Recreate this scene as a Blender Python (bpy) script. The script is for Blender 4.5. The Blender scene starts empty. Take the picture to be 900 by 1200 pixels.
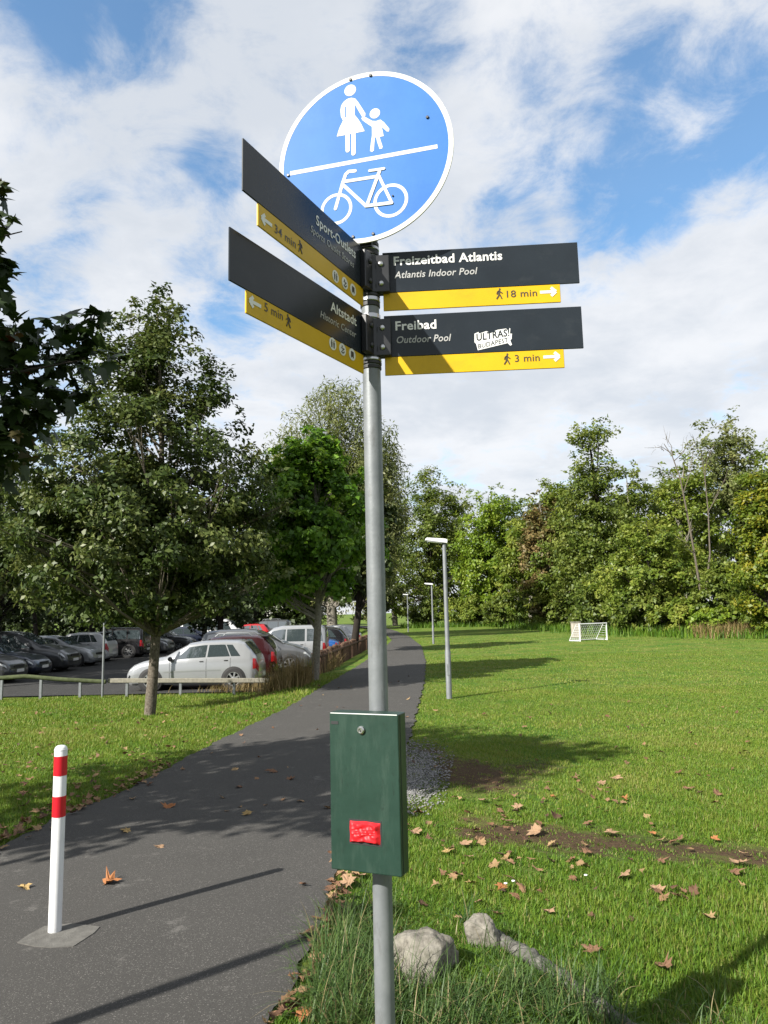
import bpy, bmesh, math, random
import numpy as np
from mathutils import Vector, Matrix

sc = bpy.context.scene
COL = sc.collection
R_ = math.radians
rng = np.random.default_rng(7)
random.seed(7)

# ------------------------------------------------------------------ camera
EYE = np.array([0.0, 0.0, 1.70])
FPX, HOR = 867.0, 717.0                      # focal length and horizon line for a 900 x 1200 picture
_t, _r = math.atan((HOR - 600) / FPX), R_(1.3)
_f = np.array([0, math.cos(_t), math.sin(_t)]); _u = np.array([0, -math.sin(_t), math.cos(_t)]); _x = np.array([1.0, 0, 0])
CR = math.cos(_r) * _x - math.sin(_r) * _u
CU = math.sin(_r) * _x + math.cos(_r) * _u
cam = bpy.data.objects.new('camera', bpy.data.cameras.new('camera'))
COL.objects.link(cam)
cam.matrix_world = Matrix(((CR[0], CU[0], -_f[0], EYE[0]), (CR[1], CU[1], -_f[1], EYE[1]),
                           (CR[2], CU[2], -_f[2], EYE[2]), (0, 0, 0, 1)))
cam.data.sensor_fit = 'VERTICAL'; cam.data.sensor_height = 36.0
cam.data.lens = FPX / 1200 * 36.0
cam.data.clip_start = 0.05; cam.data.clip_end = 3000
sc.camera = cam

def ray(px, py):
    return _f + CR * (px - 450) / FPX + CU * (600 - py) / FPX
def at_z(px, py, z=0.0):
    d = ray(px, py); return EYE + d * ((z - EYE[2]) / d[2])
def at_y(px, py, y):
    d = ray(px, py); return EYE + d * (y / d[1])
def on_plane(px, py, p0, n):
    d = ray(px, py); return EYE + d * (np.dot(np.asarray(p0) - EYE, n) / np.dot(d, n))

# ------------------------------------------------------------------ world, sun, exposure
SUN_H = np.array([-0.764, -0.645]); SUN_E = R_(34.4)
W = bpy.data.worlds.new('World'); sc.world = W; W.use_nodes = True
nt = W.node_tree; nt.nodes.clear()
def wn(t, **k):
    n = nt.nodes.new(t)
    for a, b in k.items(): setattr(n, a, b)
    return n
def wl(a, b): nt.links.new(a, b)
sky = wn('ShaderNodeTexSky', sky_type='NISHITA', sun_disc=False)
sky.sun_elevation = SUN_E; sky.sun_rotation = math.atan2(SUN_H[0], SUN_H[1])
sky.air_density = 1.0; sky.dust_density = 0.25; sky.ozone_density = 2.2
tc = wn('ShaderNodeTexCoord')
nrm = wn('ShaderNodeVectorMath', operation='NORMALIZE'); wl(tc.outputs['Generated'], nrm.inputs[0])
sep = wn('ShaderNodeSeparateXYZ'); wl(nrm.outputs[0], sep.inputs[0])
def wm(op, a, b=None, c=None, clamp=False):
    n = wn('ShaderNodeMath', operation=op); n.use_clamp = clamp
    for i, v in enumerate((a, b, c)):
        if v is None: continue
        if isinstance(v, (int, float)): n.inputs[i].default_value = v
        else: wl(v, n.inputs[i])
    return n.outputs[0]
zc = wm('ADD', wm('MAXIMUM', sep.outputs[2], 0.0), 0.22)
cx = wm('DIVIDE', sep.outputs[0], zc); cy = wm('DIVIDE', sep.outputs[1], zc)
cmb = wn('ShaderNodeCombineXYZ'); wl(cx, cmb.inputs[0]); wl(cy, cmb.inputs[1])
def wnoise(scale, detail, rough, off, dist=0.0):
    v = wn('ShaderNodeVectorMath', operation='ADD'); wl(cmb.outputs[0], v.inputs[0]); v.inputs[1].default_value = off
    n = wn('ShaderNodeTexNoise'); wl(v.outputs[0], n.inputs['Vector'])
    n.inputs['Scale'].default_value = scale; n.inputs['Detail'].default_value = detail
    n.inputs['Roughness'].default_value = rough; n.inputs['Distortion'].default_value = dist
    return n.outputs['Fac']
n_big = wnoise(1.5, 9, 0.55, (3.1, 7.7, 0.0), 0.25)
n_fine = wnoise(6.5, 9, 0.66, (1.3, 2.2, 4.0), 0.35)
n_shade = wnoise(2.3, 6, 0.55, (9.4, 0.3, 2.0), 0.2)
cover = wm('ADD', wm('MULTIPLY', n_big, 0.95), wm('ADD', wm('MULTIPLY', n_fine, 0.95), -.14))
# the gaps of blue seen between the clouds (direction, angular radius in degrees, depth)
GAPS = [((125, 0), 4.6, .26), ((40, 25), 3, .14), ((870, 35), 7.0, .20), ((690, 65), 4.6, .20), ((740, 225), 3.8, .19), ((650, 215), 2.5, .12),
        ((490, 28), 3.2, .20), ((255, 190), 2.2, .15), ((100, 250), 2.0, .14), ((45, 150), 2.2, .12), ((235, 352), 3.2, .18), ((285, 365), 2.6, .15),
        ((60, 330), 2.6, .14), ((590, 285), 3, .17), ((885, 185), 3, .16), ((545, 545), 2, .08), ((320, 60), 2, .06), ((430, 150), 2, .06)]
for (gx, gy), rad, dep in GAPS:
    d = ray(gx, gy); d = d / np.linalg.norm(d)
    dn = wn('ShaderNodeVectorMath', operation='DOT_PRODUCT'); wl(nrm.outputs[0], dn.inputs[0]); dn.inputs[1].default_value = tuple(d)
    mr = wn('ShaderNodeMapRange', interpolation_type='SMOOTHERSTEP'); wl(dn.outputs['Value'], mr.inputs[0])
    mr.inputs[1].default_value = math.cos(R_(rad * 1.5)); mr.inputs[2].default_value = 1.0
    mr.inputs[3].default_value = 0.0; mr.inputs[4].default_value = dep
    cover = wm('SUBTRACT', cover, mr.outputs[0])
mk = wn('ShaderNodeMapRange', interpolation_type='SMOOTHSTEP'); wl(cover, mk.inputs[0])
mk.inputs[1].default_value = 0.42; mk.inputs[2].default_value = 0.82; mk.inputs[3].default_value = 0.10; mk.inputs[4].default_value = 0.97
sh = wn('ShaderNodeMapRange', interpolation_type='SMOOTHSTEP'); wl(wm('ADD', n_shade, wm('MULTIPLY', n_fine, .35)), sh.inputs[0])
sh.inputs[1].default_value = 0.5; sh.inputs[2].default_value = 0.86
ccol = wn('ShaderNodeMix', data_type='RGBA'); wl(sh.outputs[0], ccol.inputs[0])
ccol.inputs[6].default_value = (6.2, 6.3, 6.5, 1); ccol.inputs[7].default_value = (4.7, 5.0, 5.45, 1)
skc = wn('ShaderNodeHueSaturation'); skc.inputs['Saturation'].default_value = 1.2; skc.inputs['Value'].default_value = 1.55; skc.inputs['Hue'].default_value = .493
wl(sky.outputs[0], skc.inputs['Color'])
mx = wn('ShaderNodeMix', data_type='RGBA'); wl(mk.outputs[0], mx.inputs[0]); wl(skc.outputs[0], mx.inputs[6]); wl(ccol.outputs[2], mx.inputs[7])
bg = wn('ShaderNodeBackground'); wl(mx.outputs[2], bg.inputs[0]); bg.inputs[1].default_value = 0.062
wo = wn('ShaderNodeOutputWorld'); wl(bg.outputs[0], wo.inputs[0])

sl = bpy.data.lights.new('sun', 'SUN'); sl.energy = 5.0; sl.angle = R_(0.55); sl.color = (1.0, 0.95, 0.87)
so = bpy.data.objects.new('sun', sl); COL.objects.link(so)
_sv = Vector((SUN_H[0] * math.cos(SUN_E), SUN_H[1] * math.cos(SUN_E), math.sin(SUN_E)))
so.rotation_euler = _sv.to_track_quat('Z', 'Y').to_euler(); so.location = _sv * 60
vs = sc.view_settings
vs.view_transform = 'Standard'; vs.look = 'None'; vs.gamma = 1.0; vs.use_curve_mapping = False
vs.exposure = 1.28
try:
    sc.cycles.use_denoising = True; sc.cycles.denoiser = 'OPENIMAGEDENOISE'
    sc.cycles.max_bounces = 8; sc.cycles.transparent_max_bounces = 8
except Exception: pass

# ------------------------------------------------------------------ helpers
def tag(o, label=None, cat=None, group=None, kind=None):
    if label: o['label'] = label
    if cat: o['category'] = cat
    if group: o['group'] = group
    if kind: o['kind'] = kind
    return o
def thing(name, label, cat, loc=(0, 0, 0), rz=0.0, group=None):
    o = bpy.data.objects.new(name, None); COL.objects.link(o); o.empty_display_size = 0.2
    o.location = loc; o.rotation_euler = (0, 0, rz)
    return tag(o, label, cat, group)
def link(name, me, mat=None, parent=None):
    o = bpy.data.objects.new(name, me); COL.objects.link(o)
    if mat is not None and not me.materials: me.materials.append(mat)
    if parent is not None: o.parent = parent
    return o
def np_mesh(name, V, Fc, tint=None, smooth=False, extra=None):
    """V (n,3); Fc (m,k) or a list of such arrays"""
    V = np.ascontiguousarray(V, dtype=np.float32)
    Fs = Fc if isinstance(Fc, list) else [Fc]
    me = bpy.data.meshes.new(name)
    me.vertices.add(len(V)); me.vertices.foreach_set('co', V.ravel())
    idx = np.concatenate([f.ravel() for f in Fs]).astype(np.int32)
    tot = np.concatenate([np.full(len(f), f.shape[1]) for f in Fs]).astype(np.int32)
    st = np.concatenate([[0], np.cumsum(tot)[:-1]]).astype(np.int32)
    me.loops.add(len(idx)); me.loops.foreach_set('vertex_index', idx)
    me.polygons.add(len(tot)); me.polygons.foreach_set('loop_start', st)
    try: me.polygons.foreach_set('loop_total', tot)
    except Exception: pass
    me.update(calc_edges=True)
    for nm, arr in (('tint', tint), *(extra or {}).items()):
        if arr is not None:
            a = me.attributes.new(nm, 'FLOAT', 'POINT'); a.data.foreach_set('value', np.asarray(arr, np.float32))
    if smooth: me.polygons.foreach_set('use_smooth', np.ones(len(tot), bool))
    return me

class MB:
    """collects shapes of ONE part and links them as one mesh"""
    def __init__(s): s.v = []; s.f = []
    def add(s, V, F):
        b = len(s.v); s.v += [tuple(map(float, p)) for p in V]; s.f += [tuple(i + b for i in f) for f in F]; return s
    def box(s, c, h, M=None):
        """centre c, half sizes h, M 3x3 with axes as columns"""
        M = np.eye(3) if M is None else M
        P = [np.asarray(c) + M @ (np.array(h) * np.array(k)) for k in
             ((-1, -1, -1), (1, -1, -1), (1, 1, -1), (-1, 1, -1), (-1, -1, 1), (1, -1, 1), (1, 1, 1), (-1, 1, 1))]
        return s.add(P, [(0, 3, 2, 1), (4, 5, 6, 7), (0, 1, 5, 4), (1, 2, 6, 5), (2, 3, 7, 6), (3, 0, 4, 7)])
    def tube(s, pts, rad, n=10, cap=True):
        pts = [np.asarray(p, float) for p in pts]; rad = [rad] * len(pts) if np.isscalar(rad) else rad
        b = len(s.v); ref = np.array([0.31, 0.17, 0.93])
        for i, p in enumerate(pts):
            t = pts[min(i + 1, len(pts) - 1)] - pts[max(i - 1, 0)]; t = t / (np.linalg.norm(t) + 1e-9)
            a = np.cross(t, ref if abs(t @ ref) < .9 else np.array([1., 0, 0])); a /= np.linalg.norm(a); c = np.cross(t, a)
            for k in range(n):
                an = 2 * math.pi * k / n
                s.v.append(tuple(p + rad[i] * (a * math.cos(an) + c * math.sin(an))))
        for i in range(len(pts) - 1):
            for k in range(n):
                k2 = (k + 1) % n
                s.f.append((b + i * n + k, b + i * n + k2, b + (i + 1) * n + k2, b + (i + 1) * n + k))
        if cap:
            s.f.append(tuple(b + k for k in reversed(range(n)))); e = b + (len(pts) - 1) * n
            s.f.append(tuple(e + k for k in range(n)))
        return s
    def lathe(s, prof, n=24, c=(0, 0, 0), axis='z'):
        b = len(s.v)
        for r, z in prof:
            for k in range(n):
                a = 2 * math.pi * k / n
                q = (r * math.cos(a), r * math.sin(a), z) if axis == 'z' else (r * math.cos(a), z, r * math.sin(a))
                s.v.append((q[0] + c[0], q[1] + c[1], q[2] + c[2]))
        for i in range(len(prof) - 1):
            for k in range(n):
                k2 = (k + 1) % n
                s.f.append((b + i * n + k, b + i * n + k2, b + (i + 1) * n + k2, b + (i + 1) * n + k))
        s.f.append(tuple(b + k for k in range(n))); e = b + (len(prof) - 1) * n
        s.f.append(tuple(e + k for k in range(n)))
        return s
    def prism(s, poly, fr, w0, w1):
        """2-D outline in the frame fr(u, v, w) -> world, between w0 and w1"""
        n = len(poly)
        V = [fr(u, v, w0) for u, v in poly] + [fr(u, v, w1) for u, v in poly]
        F = [tuple(range(n))[::-1], tuple(range(n, 2 * n))] + [(i, (i + 1) % n, n + (i + 1) % n, n + i) for i in range(n)]
        return s.add(V, F)
    def mesh(s, name, smooth=False, bevel=0.0, seg=2):
        me = bpy.data.meshes.new(name); me.from_pydata(s.v, [], s.f)
        bm = bmesh.new(); bm.from_mesh(me); bmesh.ops.recalc_face_normals(bm, faces=bm.faces)
        if bevel:
            ed = [e for e in bm.edges if len(e.link_faces) == 2 and e.calc_face_angle(0) > .5]
            bmesh.ops.bevel(bm, geom=ed, offset=bevel, segments=seg, affect='EDGES', profile=.5)
        bm.to_mesh(me); bm.free()
        if smooth:
            for p in me.polygons: p.use_smooth = True
            try: me.set_sharp_from_angle(angle=R_(38))
            except Exception: pass
        return me
    def build(s, name, mat, parent=None, smooth=False, bevel=0.0):
        return link(name, s.mesh(name, smooth, bevel), mat, parent)

# ------------------------------------------------------------------ materials
ALB = 0.74      # overall level of the surface colours for this exposure
def dim(c): return tuple(x * ALB for x in c)
def material(name, col, rough=.6, metal=0., spec=.5, var=0., vscale=8., bump=0., bscale=60., col2=None, coat=0., detail=6, lo=.35, hi=.68):
    col = dim(col); col2 = dim(col2) if col2 else None
    m = bpy.data.materials.new(name); m.use_nodes = True
    N = m.node_tree.nodes; L = m.node_tree.links; b = N['Principled BSDF']
    b.inputs['Base Color'].default_value = (*col, 1); b.inputs['Roughness'].default_value = rough
    b.inputs['Metallic'].default_value = metal; b.inputs['Specular IOR Level'].default_value = spec
    if coat: b.inputs['Coat Weight'].default_value = coat; b.inputs['Coat Roughness'].default_value = .06
    if var or col2 or bump:
        g = N.new('ShaderNodeNewGeometry') if False else N.new('ShaderNodeTexCoord')
    if var or col2:
        n = N.new('ShaderNodeTexNoise'); n.inputs['Scale'].default_value = vscale; n.inputs['Detail'].default_value = detail; n.inputs['Roughness'].default_value = .62
        L.new(g.outputs['Object'], n.inputs['Vector'])
        mr = N.new('ShaderNodeMapRange'); mr.inputs[1].default_value = lo; mr.inputs[2].default_value = hi; L.new(n.outputs['Fac'], mr.inputs[0])
        mi = N.new('ShaderNodeMix'); mi.data_type = 'RGBA'; L.new(mr.outputs[0], mi.inputs[0])
        c2 = col2 or tuple(c * (1 + var) for c in col); c1 = col if col2 else tuple(c * (1 - var) for c in col)
        mi.inputs[6].default_value = (*c1, 1); mi.inputs[7].default_value = (*c2, 1); L.new(mi.outputs[2], b.inputs['Base Color'])
    if bump:
        n2 = N.new('ShaderNodeTexNoise'); n2.inputs['Scale'].default_value = bscale; n2.inputs['Detail'].default_value = 5
        L.new(g.outputs['Object'], n2.inputs['Vector'])
        bp = N.new('ShaderNodeBump'); bp.inputs['Strength'].default_value = bump; bp.inputs['Distance'].default_value = .01
        L.new(n2.outputs['Fac'], bp.inputs['Height']); L.new(bp.outputs[0], b.inputs['Normal'])
    return m
def leaf_material(name, stops, trans=.35, rough=.5, spec=.35):
    """leaf colour picked by each leaf's own 'tint' value"""
    m = bpy.data.materials.new(name); m.use_nodes = True
    N = m.node_tree.nodes; L = m.node_tree.links; b = N['Principled BSDF']; out = N['Material Output']
    a = N.new('ShaderNodeAttribute'); a.attribute_name = 'tint'
    cr = N.new('ShaderNodeValToRGB'); L.new(a.outputs['Fac'], cr.inputs[0])
    el = cr.color_ramp.elements
    while len(el) < len(stops): el.new(.5)
    for e, (p, c) in zip(el, stops): e.position = p; e.color = (*dim(c), 1)
    L.new(cr.outputs[0], b.inputs['Base Color']); b.inputs['Roughness'].default_value = rough; b.inputs['Specular IOR Level'].default_value = spec
    t = N.new('ShaderNodeBsdfTranslucent'); hs = N.new('ShaderNodeHueSaturation'); hs.inputs['Value'].default_value = 1.25; hs.inputs['Hue'].default_value = .49
    L.new(cr.outputs[0], hs.inputs['Color']); L.new(hs.outputs[0], t.inputs[0])
    mx = N.new('ShaderNodeMixShader'); mx.inputs[0].default_value = trans
    L.new(b.outputs[0], mx.inputs[1]); L.new(t.outputs[0], mx.inputs[2]); L.new(mx.outputs[0], out.inputs[0])
    return m
M = {}
def galvanised():
    m = material('galvanised_steel', (.17, .185, .195), .5, .25, .4, 0, col2=(.24, .255, .265), vscale=9, bump=.04, bscale=90)
    return m
M['galv'] = galvanised()
M['galv2'] = material('lamp_post_grey', (.21, .225, .235), .5, .2, .4, .12, 14)
M['black_plastic'] = material('black_bracket', (.012, .013, .015), .38, 0, .5, .2, 30)
M['rubber'] = material('black_band', (.015, .015, .016), .6)
M['steel'] = material('bright_steel', (.62, .62, .62), .28, .9)
M['panel'] = material('anthracite_panel', (.021, .027, .034), .22, 0, .22, .10, 6)
M['yellow'] = material('yellow_panel', (.66, .41, .008), .45, 0, .25, .06, 7)
M['white_film'] = material('white_film', (.80, .80, .78), .45)
M['grey_film'] = material('grey_film', (.42, .42, .41), .5)
M['dark_print'] = material('dark_print', (.05, .04, .025), .5)
M['sign_blue'] = material('sign_blue_film', (.032, .145, .45), .5, 0, .12, .07, 5, col2=(.042, .17, .48))
M['sign_white'] = material('sign_white_film', (.66, .66, .63), .6, 0, .1)
M['alu'] = material('aluminium_back', (.5, .5, .5), .45, .8)
M['box_green'] = material('green_painted_metal', (.012, .036, .025), .38, 0, .4, 0, col2=(.017, .046, .033), vscale=11, bump=.03, bscale=25)
M['red_bag'] = material('red_plastic_bag', (.62, .012, .02), .5, 0, .35)
M['white_paint'] = material('white_paint', (.76, .77, .78), .42, 0, .5, 0, col2=(.66, .67, .68), vscale=18, lo=.5, hi=.8)
M['red_paint'] = material('red_reflective_film', (.56, .006, .02), .36)
M['concrete'] = material('concrete', (.135, .131, .12), .92, 0, .2, .22, 16, bump=.4, bscale=120)
M['stone'] = material('weathered_stone', (.13, .12, .10), .92, 0, .15, 0, col2=(.33, .31, .265), vscale=11, bump=.9, bscale=38, detail=9)
M['log'] = material('weathered_timber', (.055, .054, .048), .9, 0, .2, 0, col2=(.17, .165, .145), vscale=30, bump=.8, bscale=70)
M['bark'] = material('oak_bark', (.075, .06, .045), .95, 0, .2, 0, col2=(.20, .175, .14), vscale=22, bump=1., bscale=35)
M['bark_pale'] = material('pale_bark', (.15, .135, .11), .95, 0, .2, 0, col2=(.30, .28, .235), vscale=20, bump=.8, bscale=35)
M['bark_dark'] = material('dark_bark', (.03, .025, .02), .95, 0, .2, .3, 20, bump=.8, bscale=35)
M['fence_wood'] = material('brown_log_wood', (.075, .042, .026), .85, 0, .2, 0, col2=(.15, .095, .065), vscale=16, bump=.6, bscale=40)
M['rail_wood'] = material('pale_rail_wood', (.26, .245, .20), .85, 0, .2, .2, 14, bump=.3)
M['rail_moss'] = material('mossy_rail_wood', (.07, .085, .04), .9, 0, .2, .3, 9, bump=.4)
M['rubber_tyre'] = material('tyre_rubber', (.018, .018, .018), .75)
M['rim'] = material('alloy_rim', (.45, .46, .47), .32, .7)
M['car_glass'] = material('car_glass', (.045, .06, .065), .05, 0, 1.0)
M['car_glass'].node_tree.nodes['Principled BSDF'].inputs['IOR'].default_value = 2.0
M['car_trim'] = material('black_car_trim', (.015, .015, .016), .55)
M['tail_red'] = material('tail_lamp_red', (.42, .008, .012), .15, 0, .6)
M['head_clear'] = material('head_lamp_clear', (.55, .57, .58), .12, .3, .7)
M['plate'] = material('number_plate_white', (.7, .7, .68), .5)
M['net'] = material('goal_net', (.62, .64, .62), .8)
M['render_wall'] = material('cream_render', (.70, .70, .66), .8, 0, .2, .05, 2)
M['roof_tile'] = material('roof_tiles', (.16, .075, .05), .8, 0, .2, .2, 6)
M['window'] = material('window_glass', (.03, .035, .04), .06, 0, .7)
M['frame_white'] = material('window_frame', (.72, .72, .70), .5)
M['petal'] = material('white_petals', (.82, .82, .80), .6)
M['stem'] = material('green_stem', (.06, .12, .02), .6)
def paint(name, c, metal=.35, rough=.3): return material(name, c, rough, metal, .5, coat=.8)

def ground_material():
    m = bpy.data.materials.new('lawn_ground'); m.use_nodes = True
    N = m.node_tree.nodes; L = m.node_tree.links; b = N['Principled BSDF']
    g = N.new('ShaderNodeTexCoord')
    def noise(sc_, det=6, rough=.6):
        n = N.new('ShaderNodeTexNoise'); n.inputs['Scale'].default_value = sc_; n.inputs['Detail'].default_value = det; n.inputs['Roughness'].default_value = rough
        L.new(g.outputs['Object'], n.inputs['Vector']); return n.outputs['Fac']
    def mapr(v, a, c):
        r = N.new('ShaderNodeMapRange'); r.inputs[1].default_value = a; r.inputs[2].default_value = c; L.new(v, r.inputs[0]); return r.outputs[0]
    def mix(f, c1, c2):
        i = N.new('ShaderNodeMix'); i.data_type = 'RGBA'; L.new(f, i.inputs[0])
        for k, c in ((6, c1), (7, c2)):
            if isinstance(c, tuple): i.inputs[k].default_value = (*dim(c), 1)
            else: L.new(c, i.inputs[k])
        return i.outputs[2]
    c = mix(mapr(noise(.35, 5), .38, .64), (.056, .145, .012), (.122, .195, .020))
    c = mix(mapr(noise(.9, 7, .65), .42, .68), c, (.185, .195, .042))
    c = mix(mapr(noise(14, 5, .7), .52, .8), c, (.045, .085, .012))
    c = mix(mapr(noise(90, 3, .7), .5, .85), c, (.12, .16, .04))
    a = N.new('ShaderNodeAttribute'); a.attribute_name = 'soil'
    soil = mix(mapr(noise(30, 5), .3, .7), (.060, .038, .020), (.115, .075, .042))
    ad = N.new('ShaderNodeMath'); ad.operation = 'MULTIPLY_ADD'; L.new(noise(6, 6, .7), ad.inputs[0]); ad.inputs[1].default_value = 1.7; ad.inputs[2].default_value = -.85
    ad2 = N.new('ShaderNodeMath'); ad2.operation = 'ADD'; L.new(a.outputs['Fac'], ad2.inputs[0]); L.new(ad.outputs[0], ad2.inputs[1])
    c = mix(mapr(ad2.outputs[0], .34, .85), c, soil)
    L.new(c, b.inputs['Base Color']); b.inputs['Roughness'].default_value = .95; b.inputs['Specular IOR Level'].default_value = .15
    bp = N.new('ShaderNodeBump'); bp.inputs['Strength'].default_value = .9; bp.inputs['Distance'].default_value = .03
    L.new(noise(45, 6, .75), bp.inputs['Height']); L.new(bp.outputs[0], b.inputs['Normal'])
    return m
def asphalt_material(name, c1, c2, speck):
    m = bpy.data.materials.new(name); m.use_nodes = True
    N = m.node_tree.nodes; L = m.node_tree.links; b = N['Principled BSDF']
    g = N.new('ShaderNodeTexCoord')
    def noise(sc_, det=6, rough=.6):
        n = N.new('ShaderNodeTexNoise'); n.inputs['Scale'].default_value = sc_; n.inputs['Detail'].default_value = det; n.inputs['Roughness'].default_value = rough
        L.new(g.outputs['Object'], n.inputs['Vector']); return n.outputs['Fac']
    def mix(f, lo, hi, a, c):
        r = N.new('ShaderNodeMapRange'); r.inputs[1].default_value = lo; r.inputs[2].default_value = hi; L.new(f, r.inputs[0])
        i = N.new('ShaderNodeMix'); i.data_type = 'RGBA'; L.new(r.outputs[0], i.inputs[0])
        for k, q in ((6, a), (7, c)):
            if isinstance(q, tuple): i.inputs[k].default_value = (*dim(q), 1)
            else: L.new(q, i.inputs[k])
        return i.outputs[2]
    c = mix(noise(1.3, 7), .35, .68, c1, c2)
    c = mix(noise(160, 3, .8), .42, .78, tuple(x * .55 for x in c1), c)
    vo = N.new('ShaderNodeTexVoronoi'); vo.inputs['Scale'].default_value = 230; L.new(g.outputs['Object'], vo.inputs['Vector'])
    s1 = N.new('ShaderNodeSeparateColor'); L.new(vo.outputs['Color'], s1.inputs[0])
    c = mix(s1.outputs[0], .91, .99, c, speck)
    c = mix(noise(.55, 9, .75), .50, .68, c, tuple(x * .74 for x in c1)); c = mix(noise(3.1, 8, .75), .60, .72, c, tuple(x * 1.45 for x in c2))
    L.new(c, b.inputs['Base Color']); b.inputs['Roughness'].default_value = .88; b.inputs['Specular IOR Level'].default_value = .25
    bp = N.new('ShaderNodeBump'); bp.inputs['Strength'].default_value = .55; bp.inputs['Distance'].default_value = .006
    L.new(noise(230, 3, .8), bp.inputs['Height']); L.new(bp.outputs[0], b.inputs['Normal'])
    return m
M['ground'] = ground_material()
M['asphalt'] = asphalt_material('path_asphalt', (.090, .087, .081), (.122, .117, .108), (.19, .182, .168))
M['lot'] = asphalt_material('parking_asphalt', (.052, .052, .051), (.075, .074, .072), (.15, .15, .14))
M['grass_blade'] = leaf_material('grass_blades', [(0, (.048, .118, .011)), (.4, (.108, .212, .016)), (.72, (.20, .272, .030)), (.86, (.265, .28, .065)), (1, (.32, .27, .12))], .35, .55, .25)
M['long_grass'] = leaf_material('long_grass_blades', [(0, (.038, .088, .02)), (.6, (.082, .145, .032)), (.9, (.13, .175, .045)), (1, (.28, .23, .11))], .25, .5, .3)
M['dry_grass'] = leaf_material('dry_grass_blades', [(0, (.10, .10, .03)), (.4, (.22, .16, .06)), (1, (.33, .25, .12))], .25, .6, .2)

def grime(m, scale, c, lo, hi, amount):
    """streaky dirt and scuffs mixed over a material's own colour"""
    N = m.node_tree.nodes; L = m.node_tree.links; b = N['Principled BSDF']
    t = N.new('ShaderNodeTexCoord'); mp = N.new('ShaderNodeMapping'); mp.inputs['Scale'].default_value = scale; L.new(t.outputs['Object'], mp.inputs[0])
    n = N.new('ShaderNodeTexNoise'); n.inputs['Scale'].default_value = 1; n.inputs['Detail'].default_value = 9; n.inputs['Roughness'].default_value = .7; L.new(mp.outputs[0], n.inputs['Vector'])
    r = N.new('ShaderNodeMapRange'); r.inputs[1].default_value = lo; r.inputs[2].default_value = hi; r.inputs[4].default_value = amount; L.new(n.outputs['Fac'], r.inputs[0])
    i = N.new('ShaderNodeMix'); i.data_type = 'RGBA'; L.new(r.outputs[0], i.inputs[0]); i.inputs[7].default_value = (*dim(c), 1)
    k = b.inputs['Base Color']
    if k.is_linked: L.new(k.links[0].from_socket, i.inputs[6])
    else: i.inputs[6].default_value = k.default_value
    L.new(i.outputs[2], k)
grime(M['box_green'], (30, 30, 6), (.05, .085, .065), .50, .75, .55); grime(M['box_green'], (60, 60, 25), (.006, .012, .009), .58, .75, .6)
grime(M['galv'], (25, 25, 9), (.07, .065, .055), .55, .75, .55); grime(M['galv'], (90, 90, 30), (.45, .46, .46), .66, .74, .7)
grime(M['white_paint'], (14, 14, 10), (.36, .34, .30), .56, .8, .55); grime(M['white_paint'], (90, 90, 60), (.16, .15, .13), .68, .76, .7)
grime(M['panel'], (9, 9, 14), (.06, .065, .07), .55, .8, .35); grime(M['panel'], (120, 120, 160), (.3, .3, .3), .74, .80, .6)
grime(M['yellow'], (12, 12, 20), (.42, .26, .02), .52, .8, .5); grime(M['sign_white'], (10, 10, 10), (.46, .45, .40), .5, .8, .5)
grime(M['stone'], (9, 9, 9), (.06, .065, .035), .5, .7, .75); grime(M['stone'], (60, 60, 60), (.42, .40, .36), .6, .72, .6)
grime(M['sign_blue'], (7, 7, 5), (.075, .21, .48), .5, .8, .5)
# ------------------------------------------------------------------ ground, path, car park
PL = np.array([(-3.3, -20), (-3.2, 0), (-3.05, 4), (-2.97, 5.9), (-2.89, 6.6), (-2.62, 7.7), (-2.36, 10.3), (-1.86, 13.8), (-1.5, 18), (-.94, 24.3),
               (-.07, 36.8), (.3, 45.4), (-.1, 60), (-1.2, 75), (-4.5, 95), (-12, 112)])
PR = np.array([(-.75, -20), (-.7, 0), (-.55, 3.36), (-.45, 3.7), (-.41, 4.27), (-.37, 5.05), (-.13, 6.7), (.19, 9.1), (.40, 11.9), (.87, 18.1), (1.31, 25.6),
               (1.69, 36.9), (1.54, 50.9), (.94, 64.5), (.0, 78.9), (-2.5, 95), (-10, 112)])
def pl(y): return np.interp(y, PL[:, 1], PL[:, 0])
def pr(y): return np.interp(y, PR[:, 1], PR[:, 0])
def sm(t): t = np.clip(t, 0, 1); return t * t * (3 - 2 * t)
LOT_Z = -0.5
def zg(x, y):
    x = np.asarray(x, float); y = np.asarray(y, float)
    s = pl(y) - x
    wid = 4.2 - 2.7 * sm((y - 10) / 10)
    z = -.5 * sm((s - .5) / wid) * sm((y - 9) / 10.5)
    bump = .012 * np.sin(x * 1.7 + .6 * y) * np.sin(y * 1.1 - x * .7)
    off = np.clip(np.minimum(np.abs(x - pl(y)), np.abs(x - pr(y))) / 1.0, 0, 1) * ((x > pr(y)) | (x < pl(y)))
    mound = .10 * np.exp(-(((x - .35) / .5) ** 2 + ((y - 3.5) / .55) ** 2))
    return z + bump * off + mound * sm((x - pr(y)) / .5)
def on_ground(px, py):
    p = at_z(px, py, 0)
    for _ in range(25): p = at_z(px, py, float(zg(p[0], p[1])))
    return p
def blob(x, y, cx, cy, rx, ry, a=0.):
    dx, dy = x - cx, y - cy; c, s_ = math.cos(a), math.sin(a)
    u, v = (dx * c + dy * s_) / rx, (-dx * s_ + dy * c) / ry
    return np.exp(-(u * u + v * v))
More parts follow.
